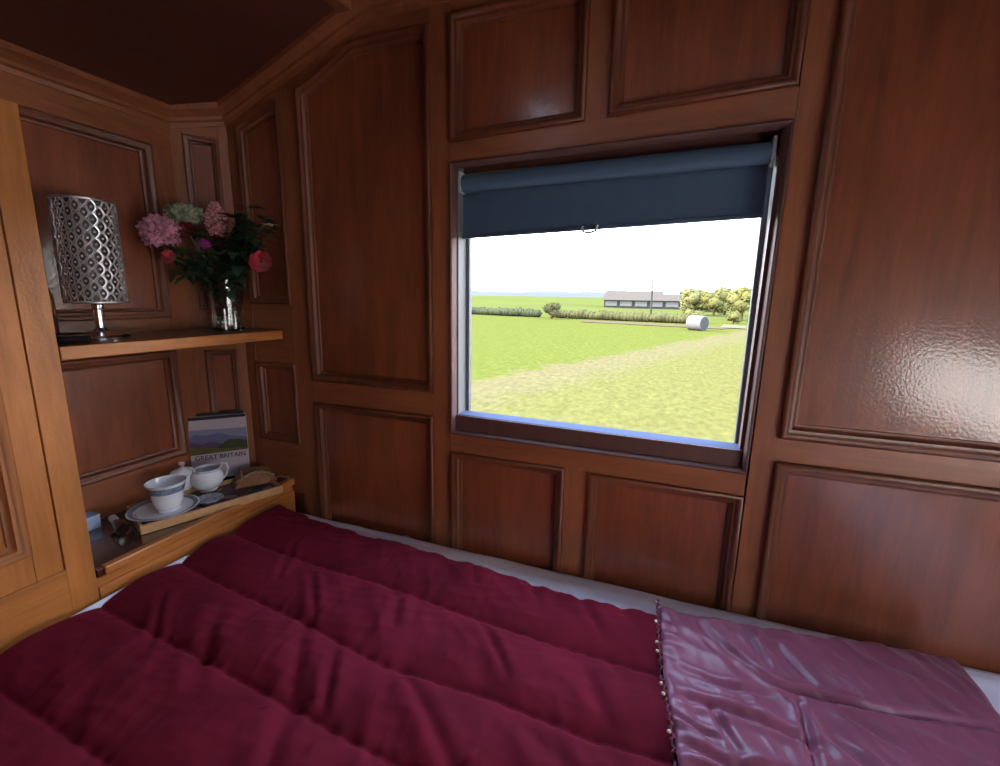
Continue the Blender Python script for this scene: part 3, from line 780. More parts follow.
flower('hydrangea_stem', 'large pink hydrangea head at the left of the vase arrangement', 'flower', (-1.228, .808, .148), 'petal_pink', 'mop', .040, 4)
flower('hydrangea_stem', 'salmon pink flower spike in the upper middle of the vase', 'flower', (-1.150, .905, .188), 'petal_salmon', 'spike', .034, 3)
flower('hydrangea_stem', 'small magenta pink cluster low in the middle of the arrangement', 'flower', (-1.175, .885, .125), 'petal_magenta', 'mop', .014, 2)
flower('lace_flower_stem', 'greenish cream lace flower umbel at the top left of the vase', 'flower', (-1.205, .86, .198), 'petal_cream', 'mop', .038, 5, 'leaf_green', (1.1, 1, .55))
flower('carnation_stem', 'round red carnation drooping on the right of the vase', 'flower', (-1.004, .905, .080), 'petal_red', 'rose', .030, 1)
flower('carnation_stem', 'small red bloom tucked under the large pink hydrangea', 'flower', (-1.215, .815, .088), 'petal_red', 'rose', .018, 1)
flower('carnation_stem', 'dull red bloom in the middle below the cream umbel', 'flower', (-1.205, .860, .160), 'petal_dark_red', 'rose', .022, 1)
flower('lily_stem', 'small whitish open flower at the top right among dark leaves', 'flower', (-.975, .915, .168), 'petal_white', 'lily', .024, 1, 'leaf_dark')
def greens(label, heads, lmat, nl, Ls):
    root = thing('leafy_sprig', label, 'foliage', (VX, VY, -.080), 'flowers in the glass vase')
    s = MB(); lf = MB()
    for h in heads:
        pts = stem_pts(h, 14); s.tube(pts, .0014, 5)
        for k_ in range(5, 15):
            for q in range(nl):
                a = rnd.random()*6.28; d_ = Vector((cos(a), sin(a)*.8-.15, rnd.uniform(-.3, .7)))
                leaf(lf, pts[k_], d_, rnd.uniform(*Ls), rnd.uniform(*Ls)*.26, rnd.uniform(.1, .5))
    mk('stem', s, 'stem_green', root); mk('leaves', lf, lmat, root, smooth=60, recalc=False)
greens('dark green leafy sprig rising at the right of the vase', [(-1.045, .92, .215), (-1.00, .92, .185), (-1.08, .91, .19), (-1.03, .90, .14), (-1.06, .90, .16), (-.99, .91, .15)], 'leaf_dark', 5, (.030, .048))
greens('green leafy sprig spilling over the left of the vase rim', [(-1.245, .85, .045), (-1.235, .845, .09), (-1.20, .85, .06), (-1.215, .84, .115)], 'leaf_green', 4, (.026, .042))
greens('green leafy sprig filling the middle of the vase', [(-1.12, .87, .10), (-1.15, .86, .075), (-1.09, .89, .12), (-1.17, .89, .15)], 'leaf_dark', 3, (.022, .036))
# leaves seen under water
root = thing('leafy_sprig', 'pale stems and leaves seen through the glass of the vase', 'foliage', (VX, VY, -.08), 'flowers in the glass vase')
lf = MB()
for i in range(42):
    a = rnd.random()*6.28; r = rnd.uniform(.004, .022); leaf(lf, (VX+r*cos(a), VY+r*sin(a), rnd.uniform(-.078, .020)), (cos(a+2)*.5, sin(a+2)*.5, rnd.uniform(-.2, 1.)), .022, .005, .2)
plain('leaf_pale', (.20, .24, .13), rough=.4, var=.4, vscale=40)
mk('leaves', lf, 'leaf_pale', root, smooth=60, recalc=False)

# ============================================================ THINGS ON THE LOWER SHELF
DZ = -.560
# tray: rotated
A0 = Vector((-1.117, .611, 0)); e1 = Vector((.117, .305, 0)).normalized(); e2 = Vector((-e1.y, e1.x, 0))
TL, TW = .327, .158
plain('gilt_wood', (.55, .30, .13), rough=.4, var=.3, vscale=40, Coat_Weight=.4)
m, t, b = newmat('tapestry'); L = t.links.new
c = t.nodes.new('ShaderNodeTexCoord'); v = t.nodes.new('ShaderNodeTexVoronoi'); v.inputs['Scale'].default_value = 42; L(c.outputs['Object'], v.inputs['Vector'])
r = t.nodes.new('ShaderNodeValToRGB'); cr = r.color_ramp; cr.interpolation = 'CONSTANT'
for p_, col in ((0.0, (.07, .018, .02)), (.30, (.06, .05, .08)), (.45, (.10, .03, .03)), (.62, (.20, .06, .05)), (.75, (.05, .035, .06)), (.9, (.26, .20, .16))):
    if p_ == 0: cr.elements[0].color = (*col, 1)
    elif p_ == .9: cr.elements[-1].position = .9; cr.elements[-1].color = (*col, 1)
    else: e_ = cr.elements.new(p_); e_.color = (*col, 1)
sepc = t.nodes.new('ShaderNodeSeparateColor'); L(v.outputs['Color'], sepc.inputs[0]); L(sepc.outputs[0], r.inputs[0]); L(r.outputs[0], b.inputs['Base Color']); b.inputs['Roughness'].default_value = .55
tray = thing('serving_tray', 'patterned serving tray with gilt wooden rim overhanging the lower shelf', 'tray', tuple(A0+e1*TL/2+e2*TW/2+Vector((0,0,-.552))))
TF = lambda u, z, h: A0+e1*u+e2*z+Vector((0,0,h))
mb = MB(); mb.prism(rect(.004, TL-.004, .004, TW-.004), -.5525, -.5475, TF); mk('tray_base', mb, 'tapestry', tray, smooth=0)
def tray_side(poly): mb = MB(); mb.prism(poly, -.5598, -.5375, TF); mk('rim', mb, 'gilt_wood', tray, smooth=0, bevel=.002)
tray_side(rect(0, TL, 0, .008)); tray_side(rect(0, TL, TW-.008, TW)); tray_side(rect(0, .008, .0085, TW-.0085)); tray_side(rect(TL-.008, TL, .0085, TW-.0085))
# porcelain
m, t, b = newmat('porcelain'); setp(b, Roughness=.12, Coat_Weight=.5); b.inputs['Base Color'].default_value = (.80, .81, .84, 1)
plain('china_band', (.22, .26, .36), rough=.25, var=.9, vscale=160)
plain('china_pink', (.75, .50, .55), rough=.2, var=.3, vscale=90)
plain('tea', (.12, .05, .02), rough=.1)
SX_, SY_ = -1.160, .694
sz = -.5475
sc_ = thing('saucer', 'white china saucer under the teacup', 'saucer', (SX_, SY_, sz))
d = MB(); d.lathe([(.030, sz), (.034, sz+.003), (.055, sz+.006), (.074, sz+.013), (.076, sz+.0145), (.073, sz+.0148), (.054, sz+.0085), (.030, sz+.006), (0, sz+.006)], (SX_, SY_, 0), 48); mk('dish', d, 'porcelain', sc_)
d = MB(); d.lathe([(.062, sz+.0120), (.072, sz+.0153)], (SX_, SY_, 0), 48, cap=(False, False)); tag(mk('painted_band', d, 'china_band', sc_), 'blue grey painted band')
cz = sz+.0062
CXc, CYc = -1.150, .700
def vessel(name, label, cat, c, prof_, inner, extras=None, group='white china tea things on the tray'):
    root = thing(name, label, cat, c, group); d = MB(); d.lathe([(r, c[2]+z) for r, z in prof_+inner], (c[0], c[1], 0), 48); mk('bowl', d, 'porcelain', root); return root
tc_ = vessel('teacup', 'white china teacup with a floral rim standing on the saucer', 'teacup', (CXc, CYc, cz),
    [(.024, 0), (.026, .004), (.024, .008), (.029, .014), (.033, .030), (.0355, .050), (.040, .068), (.0435, .076)], [(.0425, .0765), (.0385, .068), (.034, .050), (.031, .030), (.026, .016), (0, .013)])
d = MB(); d.lathe([(.0365, cz+.052), (.0408, cz+.069)], (CXc, CYc, 0), 48, cap=(False, False)); tag(mk('painted_band', d, 'china_band', tc_), 'floral painted band')
d = MB(); hd = Vector((-.85, .5, 0)).normalized()
d.tube([Vector((CXc, CYc, cz))+hd*a+Vector((0,0,z)) for a, z in ((.037, .060), (.050, .064), (.058, .054), (.055, .040), (.046, .030), (.033, .028))], .0028, 8); mk('handle', d, 'porcelain', tc_)
crz = sz; cc = (-1.188, .832, crz)
cr_ = vessel('cream_jug', 'round white china cream jug with open top right of the teacup', 'jug', cc,
    [(.022, 0), (.024, .003), (.022, .006), (.034, .014), (.0415, .030), (.040, .046), (.033, .057), (.034, .063)], [(.0325, .064), (.0315, .057), (.038, .046), (.0395, .030), (.032, .016), (0, .010)])
d = MB(); hv = Vector((.62, .55, 0)).normalized()
d.tube([Vector(cc)+hv*a+Vector((0,0,z)) for a, z in ((.032, .060), (.040, .074), (.050, .072), (.053, .058), (.048, .040), (.040, .030))], .0028, 8); mk('handle', d, 'porcelain', cr_)
d = MB(); leaf(d, Vector(cc)-hv*.030+Vector((0,0,.060)), -hv+Vector((0,0,.45)), .020, .010, -.2); mk('spout', d, 'porcelain', cr_)
sgc = (-1.238, .800, sz)
sg = vessel('sugar_bowl', 'lidded white china sugar bowl behind the teacup and the jug', 'sugar bowl', sgc,
    [(.020, 0), (.022, .003), (.020, .006), (.030, .014), (.036, .030), (.034, .046), (.030, .052)], [(.028, .052), (.032, .044), (.034, .030), (.028, .016), (0, .010)])
d = MB(); d.lathe([(.030, sz+.0525), (.031, sz+.055), (.024, sz+.063), (.010, sz+.068), (.006, sz+.070)], (sgc[0], sgc[1], 0), 40); lid = mk('lid', d, 'porcelain', sg)
d = MB(); d.lathe([(.005, sz+.069), (.004, sz+.073), (.0085, sz+.080), (.0075, sz+.086), (0, sz+.089)], (sgc[0], sgc[1], 0), 20); tag(mk('knob', d, 'china_pink', lid), 'pale pink knob')
# small glass coaster/saucer behind the cup to its right
plain('patterned_glass', (.30, .32, .36), rough=.2, var=.6, vscale=120, Coat_Weight=.5)
gd = thing('sweet_dish', 'small grey patterned glass dish between the teacup and the jug', 'dish', (-1.105, .765, sz))
d = MB(); d.lathe([(.016, sz), (.022, sz+.003), (.031, sz+.013), (.029, sz+.0135), (.020, sz+.006), (0, sz+.005)], (-1.106, .775, 0), 24); mk('bowl', d, 'patterned_glass', gd)
d = MB(); d.tube([(-1.106+(.0305+.001*(i % 2))*cos(2*pi*i/36), .775+(.0305+.001*(i % 2))*sin(2*pi*i/36), sz+.0135) for i in range(36)], .0012, 6, closed=True); mk('rim', d, 'patterned_glass', gd)
# teaspoon on the saucer
ts = thing('teaspoon', 'silver teaspoon lying on the tray in front of the jug', 'spoon', (-1.085, .77, sz))
d = MB(); p0 = TF(.135, .018, -.5435); p1 = TF(.245, .022, -.5425)
d.tube([p0, p0.lerp(p1, .3)+Vector((0,0,.001)), p0.lerp(p1, .7), p1], [.0016, .0012, .0015, .0028], 8); mk('handle', d, 'chrome', ts)
d = MB(); d.ball(p0-(p1-p0).normalized()*.012+Vector((0,0,.001)), .013, 14, 8, (1, .62, .25)); mk('bowl', d, 'chrome', ts)

# --- books standing in the corner
plain('book_pale', (.50, .42, .46), rough=.35, var=.06, Coat_Weight=.3)
plain('book_grey', (.27, .24, .32), rough=.35, var=.2, vscale=30, Coat_Weight=.3)
plain('book_dark', (.020, .014, .018), rough=.35, Coat_Weight=.3)
plain('book_blue', (.12, .12, .22), rough=.35, var=.25, vscale=30); plain('book_purple', (.10, .05, .13), rough=.35, var=.3, vscale=30)
plain('book_haze', (.22, .22, .33), rough=.35, var=.15); plain('book_olive', (.10, .085, .02), rough=.35, var=.5, vscale=60); plain('book_green', (.04, .04, .015), rough=.35, var=.4, vscale=60)
plain('paper', (.55, .50, .42), rough=.8, var=.1, vscale=200)
plain('ink', (.02, .02, .03), rough=.5)
BW, BHt = .148, .190
bO = Vector((-1.284, .856, sz)); bU = Vector((.098, .102, 0)).normalized(); bNh = Vector((.72, -.70, 0)).normalized()
lean = radians(5); bZ = Vector((0,0,1))*cos(lean)-bNh*sin(lean); bN = bNh*cos(lean)+Vector((0,0,1))*sin(lean)
def BK(u, z, h): return bO+bU*u+bZ*z+bN*h
def book(label, h0, h1, W0, W1, H, cover, grp='guide books propped in the corner'):
    root = thing('book', label, 'book', tuple(BK((W0+W1)/2, 0, (h0+h1)/2)), grp)
    mb = MB(); mb.prism(rect(W0, W1, 0, H), h1-.0018, h1, BK); mb.prism(rect(W0, W1, 0, H), h0, h0+.0018, BK); mb.prism(rect(W0, W0+.002, 0, H), h0+.0018, h1-.0018, BK)
    cvr = mk('cover', mb, cover, root, smooth=0, bevel=.0005)
    mb = MB(); mb.prism(rect(W0+.002, W1-.003, .002, H-.003), h0+.0019, h1-.0019, BK); mk('pages', mb, 'paper', root, smooth=0)
    return root, cvr
b1, cv = book('square book titled Great Britain with a landscape cover, in front of the dark book', -.014, 0, 0, BW, .188, 'book_pale')
b2, _ = book('thick dark book standing directly behind the landscape covered book', -.030, -.0145, -.006, BW-.006, .197, 'book_dark')
def cov(nm, poly, mat, h=.0004):
    mb = MB(); mb.prism([(u*BW, z*.188) for u, z in poly], h-.0003, h, BK); return mk(nm, mb, mat, cv, smooth=0)
art = cov('cover_picture', [(.0, .30), (1, .30), (1, .78), (0, .80)], 'book_haze')
def art_p(poly, mat, h):
    mb = MB(); mb.prism([(u*BW, z*.188) for u, z in poly], h-.0002, h, BK); mk('printed_hill', mb, mat, cv, smooth=0)
art_p([(0, .36), (1, .40), (1, .62), (.75, .66), (.5, .72), (.3, .70), (.12, .73), (0, .69)], 'book_blue', .0007)
art_p([(0, .36), (.6, .40), (.55, .55), (.35, .60), (.2, .56), (0, .62)], 'book_purple', .0010)
art_p([(.45, .40), (1, .40), (1, .56), (.85, .60), (.68, .61), (.5, .52)], 'book_green', .0013)
art_p([(0, .38), (1, .40), (1, .45), (.55, .47), (.3, .50), (0, .53)], 'book_olive', .0016)
cov('title_band', [(0, 0), (1, 0), (1, .42), (0, .40)], 'book_pale', .0019)
cov('title_band', [(0, .0), (.62, 0), (.45, .10), (0, .16)], 'book_grey', .0021)
cov('top_band', [(0, .95), (1, .955), (1, 1), (0, 1)], 'book_dark', .0019)
def text_on(txt, size, P, u, z, h, mat, parent, name='title_lettering'):
    cu = bpy.data.curves.new('t', 'FONT'); cu.body = txt; cu.size = size; cu.align_x = 'CENTER'; cu.extrude = .0001; cu.offset = size*.012
    to = bpy.data.objects.new('t', cu); COL.objects.link(to); bpy.context.view_layer.update()
    me = bpy.data.meshes.new_from_object(to.evaluated_get(bpy.context.evaluated_depsgraph_get()))
    mb = MB(); mb.v = [tuple(P(u+v.co.x, z+v.co.y, h+v.co.z)) for v in me.vertices]; mb.f = [tuple(p.vertices) for p in me.polygons]; mb.mi = [0]*len(mb.f)
    bpy.data.objects.remove(to); bpy.data.curves.remove(cu)
    return mk(name, mb, mat, parent, smooth=0)
text_on('GREAT BRITAIN', .0185, BK, BW*.51, .188*.315, .0024, 'ink', cv)

# --- fabric pouch at the right end of the tray, twig, small things at the left end
plain('pouch_cloth', (0.26, 0.115, 0.05), rough=.7, var=.35, vscale=60, bump=.4, bscale=300)
plain('pouch_trim', (.30, .24, .17), rough=.6, var=.4, vscale=120)
plain('green_glass', (.03, .07, .05), rough=.2, var=.5, vscale=90)
pz = sz; pch = thing('cloth_pouch', 'folded brown cloth pouch with pale trim at the right end of the tray', 'pouch', (-1.12, .93, pz))
c0 = Vector((-1.120, .925, pz)); pu = Vector((.50, .86, 0)).normalized(); pv = Vector((-pu.y, pu.x, 0))
mb = MB(); nx, ny = 16, 10
for side in (1, 0):
    for j in range(ny+1):
        for i in range(nx+1):
            a = i/nx; b2 = j/ny; wd = .058*(1-.35*abs(a-.55)); hgt = .050*(sin(pi*a)**.4)*(sin(pi*(.08+.84*b2))**.6)*(.85+.3*N3(a*4, b2*4, 2))
            p = c0+pu*(a-.5)*.112+pv*(b2-.5)*wd*1.35+Vector((0,0, hgt if side else 0))
            mb.v.append(tuple(p))
M = (nx+1)*(ny+1)
for j in range(ny):
    for i in range(nx):
        a = j*(nx+1)+i; mb.f.append((a, a+1, a+nx+2, a+nx+1)); mb.f.append((M+a, M+a+nx+1, M+a+nx+2, M+a+1))
for i in range(nx): mb.f += [(i, M+i, M+i+1, i+1), (ny*(nx+1)+i, ny*(nx+1)+i+1, M+ny*(nx+1)+i+1, M+ny*(nx+1)+i)]
for j in range(ny): a = j*(nx+1); mb.f += [(a, a+nx+1, M+a+nx+1, M+a), (a+nx, M+a+nx, M+a+2*nx+1, a+2*nx+1)]
mb.mi = [0]*len(mb.f)
mk('pouch_body', mb, 'pouch_cloth', pch, smooth=60)
mb = MB(); mb.tube([c0+pu*(a-.5)*.10-pv*.030*(1-.3*abs(a-.55))+Vector((0,0,.016+.022*sin(pi*a)+.002*sin(a*40))) for a in [i/20 for i in range(21)]], .0028, 7)
mb.tube([c0+pu*(-.035)+pv*(a-.5)*.06+Vector((0,0,.012+.034*sin(pi*a))) for a in [i/14 for i in range(15)]], .0024, 7)
tag(mk('pouch_trim', mb, 'pouch_trim', pch), 'pale braided trim')
sp3 = thing('ornament', 'small dark green glass ornament in front of the brown cloth pouch', 'ornament', (-1.072, .862, sz))
mb = MB(); cg = TF(.262, .024, 0)
mb.lathe([(.010, sz), (.015, sz+.003), (.017, sz+.008), (.011, sz+.012), (0, sz+.013)], (cg.x, cg.y, 0), 16); mk('glass_body', mb, 'green_glass', sp3)
tw = thing('drawstring', 'pale twisted cord lying beyond the right end of the tray', 'cord', (-1.06, .975, DZ))
mb = MB(); pts = [(-1.085, .955, DZ+.004), (-1.080, .968, DZ+.014), (-1.070, .975, DZ+.019), (-1.061, .982, DZ+.013), (-1.052, .988, DZ+.016), (-1.050, .980, DZ+.006)]
mb.tube(pts, .0022, 7); mk('cord', mb, 'pouch_trim', tw)
# card box, little bottle
plain('card_blue', (.34, .40, .58), rough=.5, var=.1)
bx = thing('card_box', 'small pale blue card box at the left end of the lower shelf', 'box', (-1.262, .575, DZ))
mb = MB(); mb.box((-1.285, .535, DZ), (-1.247, .603, DZ+.030)); bxo = mk('carton', mb, 'card_blue', bx, smooth=0, bevel=.001)
mb = MB(); mb.box((-1.2865, .534, DZ+.0302), (-1.2455, .604, DZ+.034)); mk('lid', mb, 'card_blue', bx, smooth=0, bevel=.001)
plain('brown_glass', (.020, .008, .006), rough=.12, Coat_Weight=.6); plain('white_cap', (.42, .38, .38), rough=.4)
lb_ = thing('small_bottle', 'small dark brown bottle with a whitish cap lying left of the tray', 'bottle', (-1.17, .60, DZ))
d0 = Vector((-1.155, .598, DZ+.014)); dv = Vector((-.84, .20, .12)).normalized(); RR = dv.to_track_quat('Z', 'Y').to_matrix()
mb = MB(); mb.lathe([(.0, -.001), (.011, 0), (.0135, .003), (.0135, .030), (.009, .037), (.006, .040), (.006, .046)], d0, 20, RR); mk('glass_body', mb, 'brown_glass', lb_)
mb = MB(); mb.lathe([(.0078, .046), (.0085, .048), (.0085, .068), (.007, .070), (0, .070)], d0, 18, RR); tag(mk('cap', mb, 'white_cap', lb_), 'whitish cap')
# ============================================================ OUTSIDE
def gmat(name, build):
    m, t, b = newmat(name); b.inputs['Roughness'].default_value = .95; b.inputs['Specular IOR Level'].default_value = 0
    build(t, b)
    return m
def field_nodes(t, b):
    L = t.links.new
    c = t.nodes.new('ShaderNodeTexCoord'); s = t.nodes.new('ShaderNodeSeparateXYZ'); L(c.outputs['Object'], s.inputs[0])
    # distance from the mown edge: x - (-5.1 + (y-11.2)*.347)
    a = t.nodes.new('ShaderNodeMath'); a.operation = 'MULTIPLY_ADD'; a.inputs[1].default_value = -.347; a.inputs[2].default_value = 5.1+11.2*.347; L(s.outputs['Y'], a.inputs[0])
    d = t.nodes.new('ShaderNodeMath'); d.operation = 'ADD'; L(s.outputs['X'], d.inputs[0]); L(a.outputs[0], d.inputs[1])
    wn = t.nodes.new('ShaderNodeTexNoise'); wn.inputs['Scale'].default_value = .9; wn.inputs['Detail'].default_value = 6; L(c.outputs['Object'], wn.inputs['Vector'])
    d2 = t.nodes.new('ShaderNodeMath'); d2.operation = 'MULTIPLY_ADD'; d2.inputs[1].default_value = 3.0; L(wn.outputs['Fac'], d2.inputs[0]); L(d.outputs[0], d2.inputs[2])
    mr = t.nodes.new('ShaderNodeMapRange'); mr.inputs['From Min'].default_value = -3.3; mr.inputs['From Max'].default_value = 8; L(d2.outputs[0], mr.inputs[0])
    r = t.nodes.new('ShaderNodeValToRGB'); cr = r.color_ramp
    cr.elements[0].position = .36; cr.elements[0].color = (.050, .053, .0115, 1)
    cr.elements[1].position = 1.0; cr.elements[1].color = (.060, .0535, .0165, 1)
    e = cr.elements.new(.43); e.color = (.067, .054, .025, 1)
    e = cr.elements.new(.54); e.color = (.066, .055, .024, 1)
    e = cr.elements.new(.66); e.color = (.060, .0545, .0170, 1)
    L(mr.outputs[0], r.inputs[0])
    mp = t.nodes.new('ShaderNodeMapping'); mp.inputs['Scale'].default_value = (1, .45, 1); L(c.outputs['Object'], mp.inputs['Vector'])
    n = t.nodes.new('ShaderNodeTexNoise'); n.inputs['Scale'].default_value = 7; n.inputs['Detail'].default_value = 9; n.inputs['Roughness'].default_value = .7; L(mp.outputs[0], n.inputs['Vector'])
    r2 = t.nodes.new('ShaderNodeMapRange'); r2.inputs['From Min'].default_value = .3; r2.inputs['From Max'].default_value = .7; r2.inputs['To Min'].default_value = .72; r2.inputs['To Max'].default_value = 1.3; L(n.outputs['Fac'], r2.inputs[0])
    mx = t.nodes.new('ShaderNodeVectorMath'); mx.operation = 'SCALE'; L(r.outputs[0], mx.inputs[0]); L(r2.outputs[0], mx.inputs['Scale']); L(mx.outputs[0], b.inputs['Base Color'])
gmat('field_grass', field_nodes)
plain('far_grass', (0.052, 0.056, 0.015), rough=.95, var=.25, vscale=.05)
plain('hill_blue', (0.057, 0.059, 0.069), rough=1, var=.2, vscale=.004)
plain('dirt', (0.06, 0.042, 0.026), rough=.95, var=.3, vscale=.4)
plain('track_pale', (0.075, 0.065, 0.042), rough=.95, var=.2, vscale=.4)
plain('hedge_leaf', (0.034, 0.038, 0.02), rough=.9, var=.5, vscale=.8)
plain('hedge_leaf_warm', (0.05, 0.046, 0.02), rough=.9, var=.5, vscale=.8)
plain('tree_leaf', (0.08, 0.074, 0.024), rough=.9, var=.4, vscale=.5)
plain('tree_leaf_pale', (0.092, 0.084, 0.032), rough=.9, var=.4, vscale=.5)
plain('bark', (0.0450, 0.0325, 0.0225), rough=.9, var=.3)
mb = grid(-150, 150, 1.4, 62, 60, 60, lambda x, y, i, j: (x, y, GROUND+.03*N3(x*.2, y*.2, 1)*min(1, y/10)))
tag(mk('field', mb, 'field_grass', smooth=180, recalc=False), 'mown green and yellow hay field outside', kind='structure')
def gz(x, y):
    left = min(1, max(0, (-8-x)/30.)) if y < 170 else 1
    t_ = max(0, (y-75)/150.)
    return GROUND+.0+(2.9 if x < -10 else 2.9*left)*min(1.2, t_)
mb = grid(-420, 300, 60, 320, 90, 50, lambda x, y, i, j: (x, y, GROUND-.02+3.6*max(0, min(1, (y-80)/230.))*min(1, max(0, (-15-x)/20.)) ))
tag(mk('far_field', mb, 'far_grass', smooth=180, recalc=False), 'bright green far field beyond the hedge', kind='structure')
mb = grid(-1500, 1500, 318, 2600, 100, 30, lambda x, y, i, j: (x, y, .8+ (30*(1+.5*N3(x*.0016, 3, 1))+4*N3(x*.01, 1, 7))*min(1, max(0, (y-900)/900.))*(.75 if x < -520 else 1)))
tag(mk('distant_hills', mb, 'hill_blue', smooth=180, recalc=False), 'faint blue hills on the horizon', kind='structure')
mb = MB(); mb.add([(-9, 47.5, GROUND+.05), (4, 43.5, GROUND+.05), (5.5, 46, GROUND+.05), (-9, 52, GROUND+.05)], [(0,1,2,3)])
tag(mk('bare_strip', mb, 'dirt', smooth=0), 'strip of brown earth before the hedge', kind='structure')
mb = MB(); mb.add([(4.2, 46.5, GROUND+.06), (14, 39, GROUND+.06), (14, 43.5, GROUND+.06), (5, 52, GROUND+.06)], [(0,1,2,3)])
tag(mk('farm_track', mb, 'track_pale', smooth=0), 'pale farm track right of the hay bale', kind='structure')

def crown(mb, c, r, n, lsz, sq=.8):
    mb.ball(c, r*.80, 14, 9, (1, 1, sq), lambda d: 1+.22*N3(d.x*2.3+c[0], d.y*2.3, d.z*2.3))
    for i in range(n):
        d = Vector((rnd.gauss(0,1), rnd.gauss(0,1), rnd.gauss(0,1))).normalized(); d = Vector((d.x, d.y, d.z*sq)); k_ = r*(.72+.32*rnd.random())*(1+.22*N3(d.x*2.3+c[0], d.y*2.3, d.z*2.3))
        p = Vector(c)+d*k_; a = Vector((rnd.gauss(0,1), rnd.gauss(0,1), rnd.gauss(0,1))).normalized(); b2 = a.orthogonal().normalized(); s_ = lsz*rnd.uniform(.6, 1.3)
        mb.add([p-a*s_, p-b2*s_*.5, p+a*s_, p+b2*s_*.5], [(0,1,2,3)])
def tree(label, x, y, h, r, mat, blobs=5, group=None, name='tree', low=.35):
    root = thing(name, label, 'tree' if name == 'tree' else 'bush', (x, y, GROUND), group)
    tb = MB(); tb.tube([(x, y, GROUND-.1), (x+.05, y, GROUND+h*.3), (x, y, GROUND+h*.75)], [.06*r+.05, .05*r+.04, .02], 8)
    for q in range(4):
        a = q*1.7; tb.tube([(x, y, GROUND+h*.35), (x+r*.5*cos(a), y+r*.5*sin(a), GROUND+h*.62)], [.06, .02], 6)
    mk('trunk', tb, 'bark', root)
    cb_ = MB()
    for q in range(blobs):
        a = q*2.4+x; zz = GROUND+h*(low+(1-low)*.5)+(q/blobs-.5)*h*(1-low)*.55; rr = r*(.62-.18*abs(q/blobs-.4)); crown(cb_, (x+cos(a)*r*.42, y+sin(a)*r*.42, zz), rr, 130, r*.10)
    crown(cb_, (x, y, GROUND+h-r*.55), r*.5, 120, r*.10)
    mk('crown', cb_, mat, root, smooth=60, recalc=False)
def hedge(label, p0, p1, h, wd, mat):
    root = thing('hedge', label, 'hedge', ((p0[0]+p1[0])/2, (p0[1]+p1[1])/2, GROUND)); mb = MB()
    L_ = (Vector(p1)-Vector(p0)).length; n = int(L_/.42)
    for i in range(n+1):
        t_ = i/n; x = p0[0]+(p1[0]-p0[0])*t_; y = p0[1]+(p1[1]-p0[1])*t_; hh = h*(.88+.22*N3(i*.31, 2, 5)+.12*rnd.random())
        mb.ball((x, y+.15*N3(i*.4, 1, 1), GROUND+hh*.5), hh*.55, 9, 6, (.9, 1.1, .95), lambda d: 1+.25*N3(d.x*3+i, d.y*3, d.z*3))
        for q in range(16):
            d = Vector((rnd.gauss(0,1), rnd.gauss(0,1), rnd.gauss(0,1))).normalized(); p = Vector((x, y, GROUND+hh*.5))+d*hh*.55
            a = Vector((rnd.gauss(0,1), rnd.gauss(0,1), rnd.gauss(0,1))).normalized(); b2 = a.orthogonal().normalized(); mb.add([p-a*.12, p-b2*.06, p+a*.12, p+b2*.06], [(0,1,2,3)])
    mk('foliage', mb, mat, root, smooth=60, recalc=False)
hedge('dark clipped hedge running left of the round bush', (-34, 61), (-16.0, 56), 1.05, 1, 'hedge_leaf')
hedge('brownish hedge running from the round bush to the hay bale', (-13.5, 56), (1.6, 52), 1.05, 1, 'hedge_leaf_warm')
tree('round green bush standing up out of the hedge', -13.4, 52.6, 2.1, 1.15, 'hedge_leaf_warm', 4, None, 'bush', .12)
TG = 'trees beyond the hay bale'
tree('bushy pale green tree directly right of the barn', 3.5, 86, 4.8, 2.9, 'tree_leaf_pale', 6, TG, low=.15)
tree('middle tree of those right of the barn, beside the small roof', 6.2, 82, 4.3, 2.3, 'tree_leaf', 6, TG, low=.15)
tree('wide tree beyond the bale, just left of the tallest tree', 8.8, 92, 5.2, 3.1, 'tree_leaf_pale', 6, TG, low=.15)
tree('tallest tree, close to the right side of the window', 8.3, 66, 4.7, 2.1, 'tree_leaf', 6, TG, low=.12)
tree('small tree cut off by the right side of the window', 10.9, 70, 5.0, 2.3, 'tree_leaf', 6, TG, low=.12)
tree('low round shrub beside the pale farm track', 6.3, 56, 1.5, .9, 'tree_leaf', 4, None, 'bush', .1)
tree('small bush right behind the hay bale', 2.2, 54, 1.5, 1.2, 'tree_leaf', 4, None, 'bush', .1)
# barn
plain('barn_roof', (0.054, 0.044, 0.036), rough=.8, var=.15, vscale=1.5); plain('barn_white', (0.085, 0.083, 0.075), rough=.8, var=.08); plain('barn_dark', (0.03, 0.026, 0.022), rough=.9); plain('roof_sheet', (0.08, 0.082, 0.085), rough=.5)
barn = thing('barn', 'long low farm barn with brown roof and white wall panels', 'barn', (-8.5, 139, GROUND))
bx0, bx1, by0, by1 = -18.6, 1.8, 133, 145; ze, zr = -.15, 2.45
mb = MB(); mb.box((bx0, by0, GROUND-.3), (bx1, by1, ze)); mk('wall', mb, 'barn_dark', barn, smooth=0)
mb = MB(); ym = 139
for (ya, za, yb, zb) in ((by0-.5, ze-.1, ym, zr), (ym, zr, by1+.5, ze-.1)):
    mb.hexa([(bx0-.4,ya,za),(bx1+.4,ya,za),(bx1+.4,yb,zb),(bx0+ (0 if yb < ya else 0)-.4,yb,zb),(bx0-.4,ya,za+.15),(bx1+.4,ya,za+.15),(bx1+.4,yb,zb+.15),(bx0-.4,yb,zb+.15)])
mb.add([(bx0-.2,by0-.5,ze),(bx0-.2,by1+.5,ze),(bx0-.2,ym,zr)], [(0,1,2)]); mb.add([(bx1+.2,by0-.5,ze),(bx1+.2,by1+.5,ze),(bx1+.2,ym,zr)], [(0,1,2)])
mk('roof', mb, 'barn_roof', barn, smooth=0)
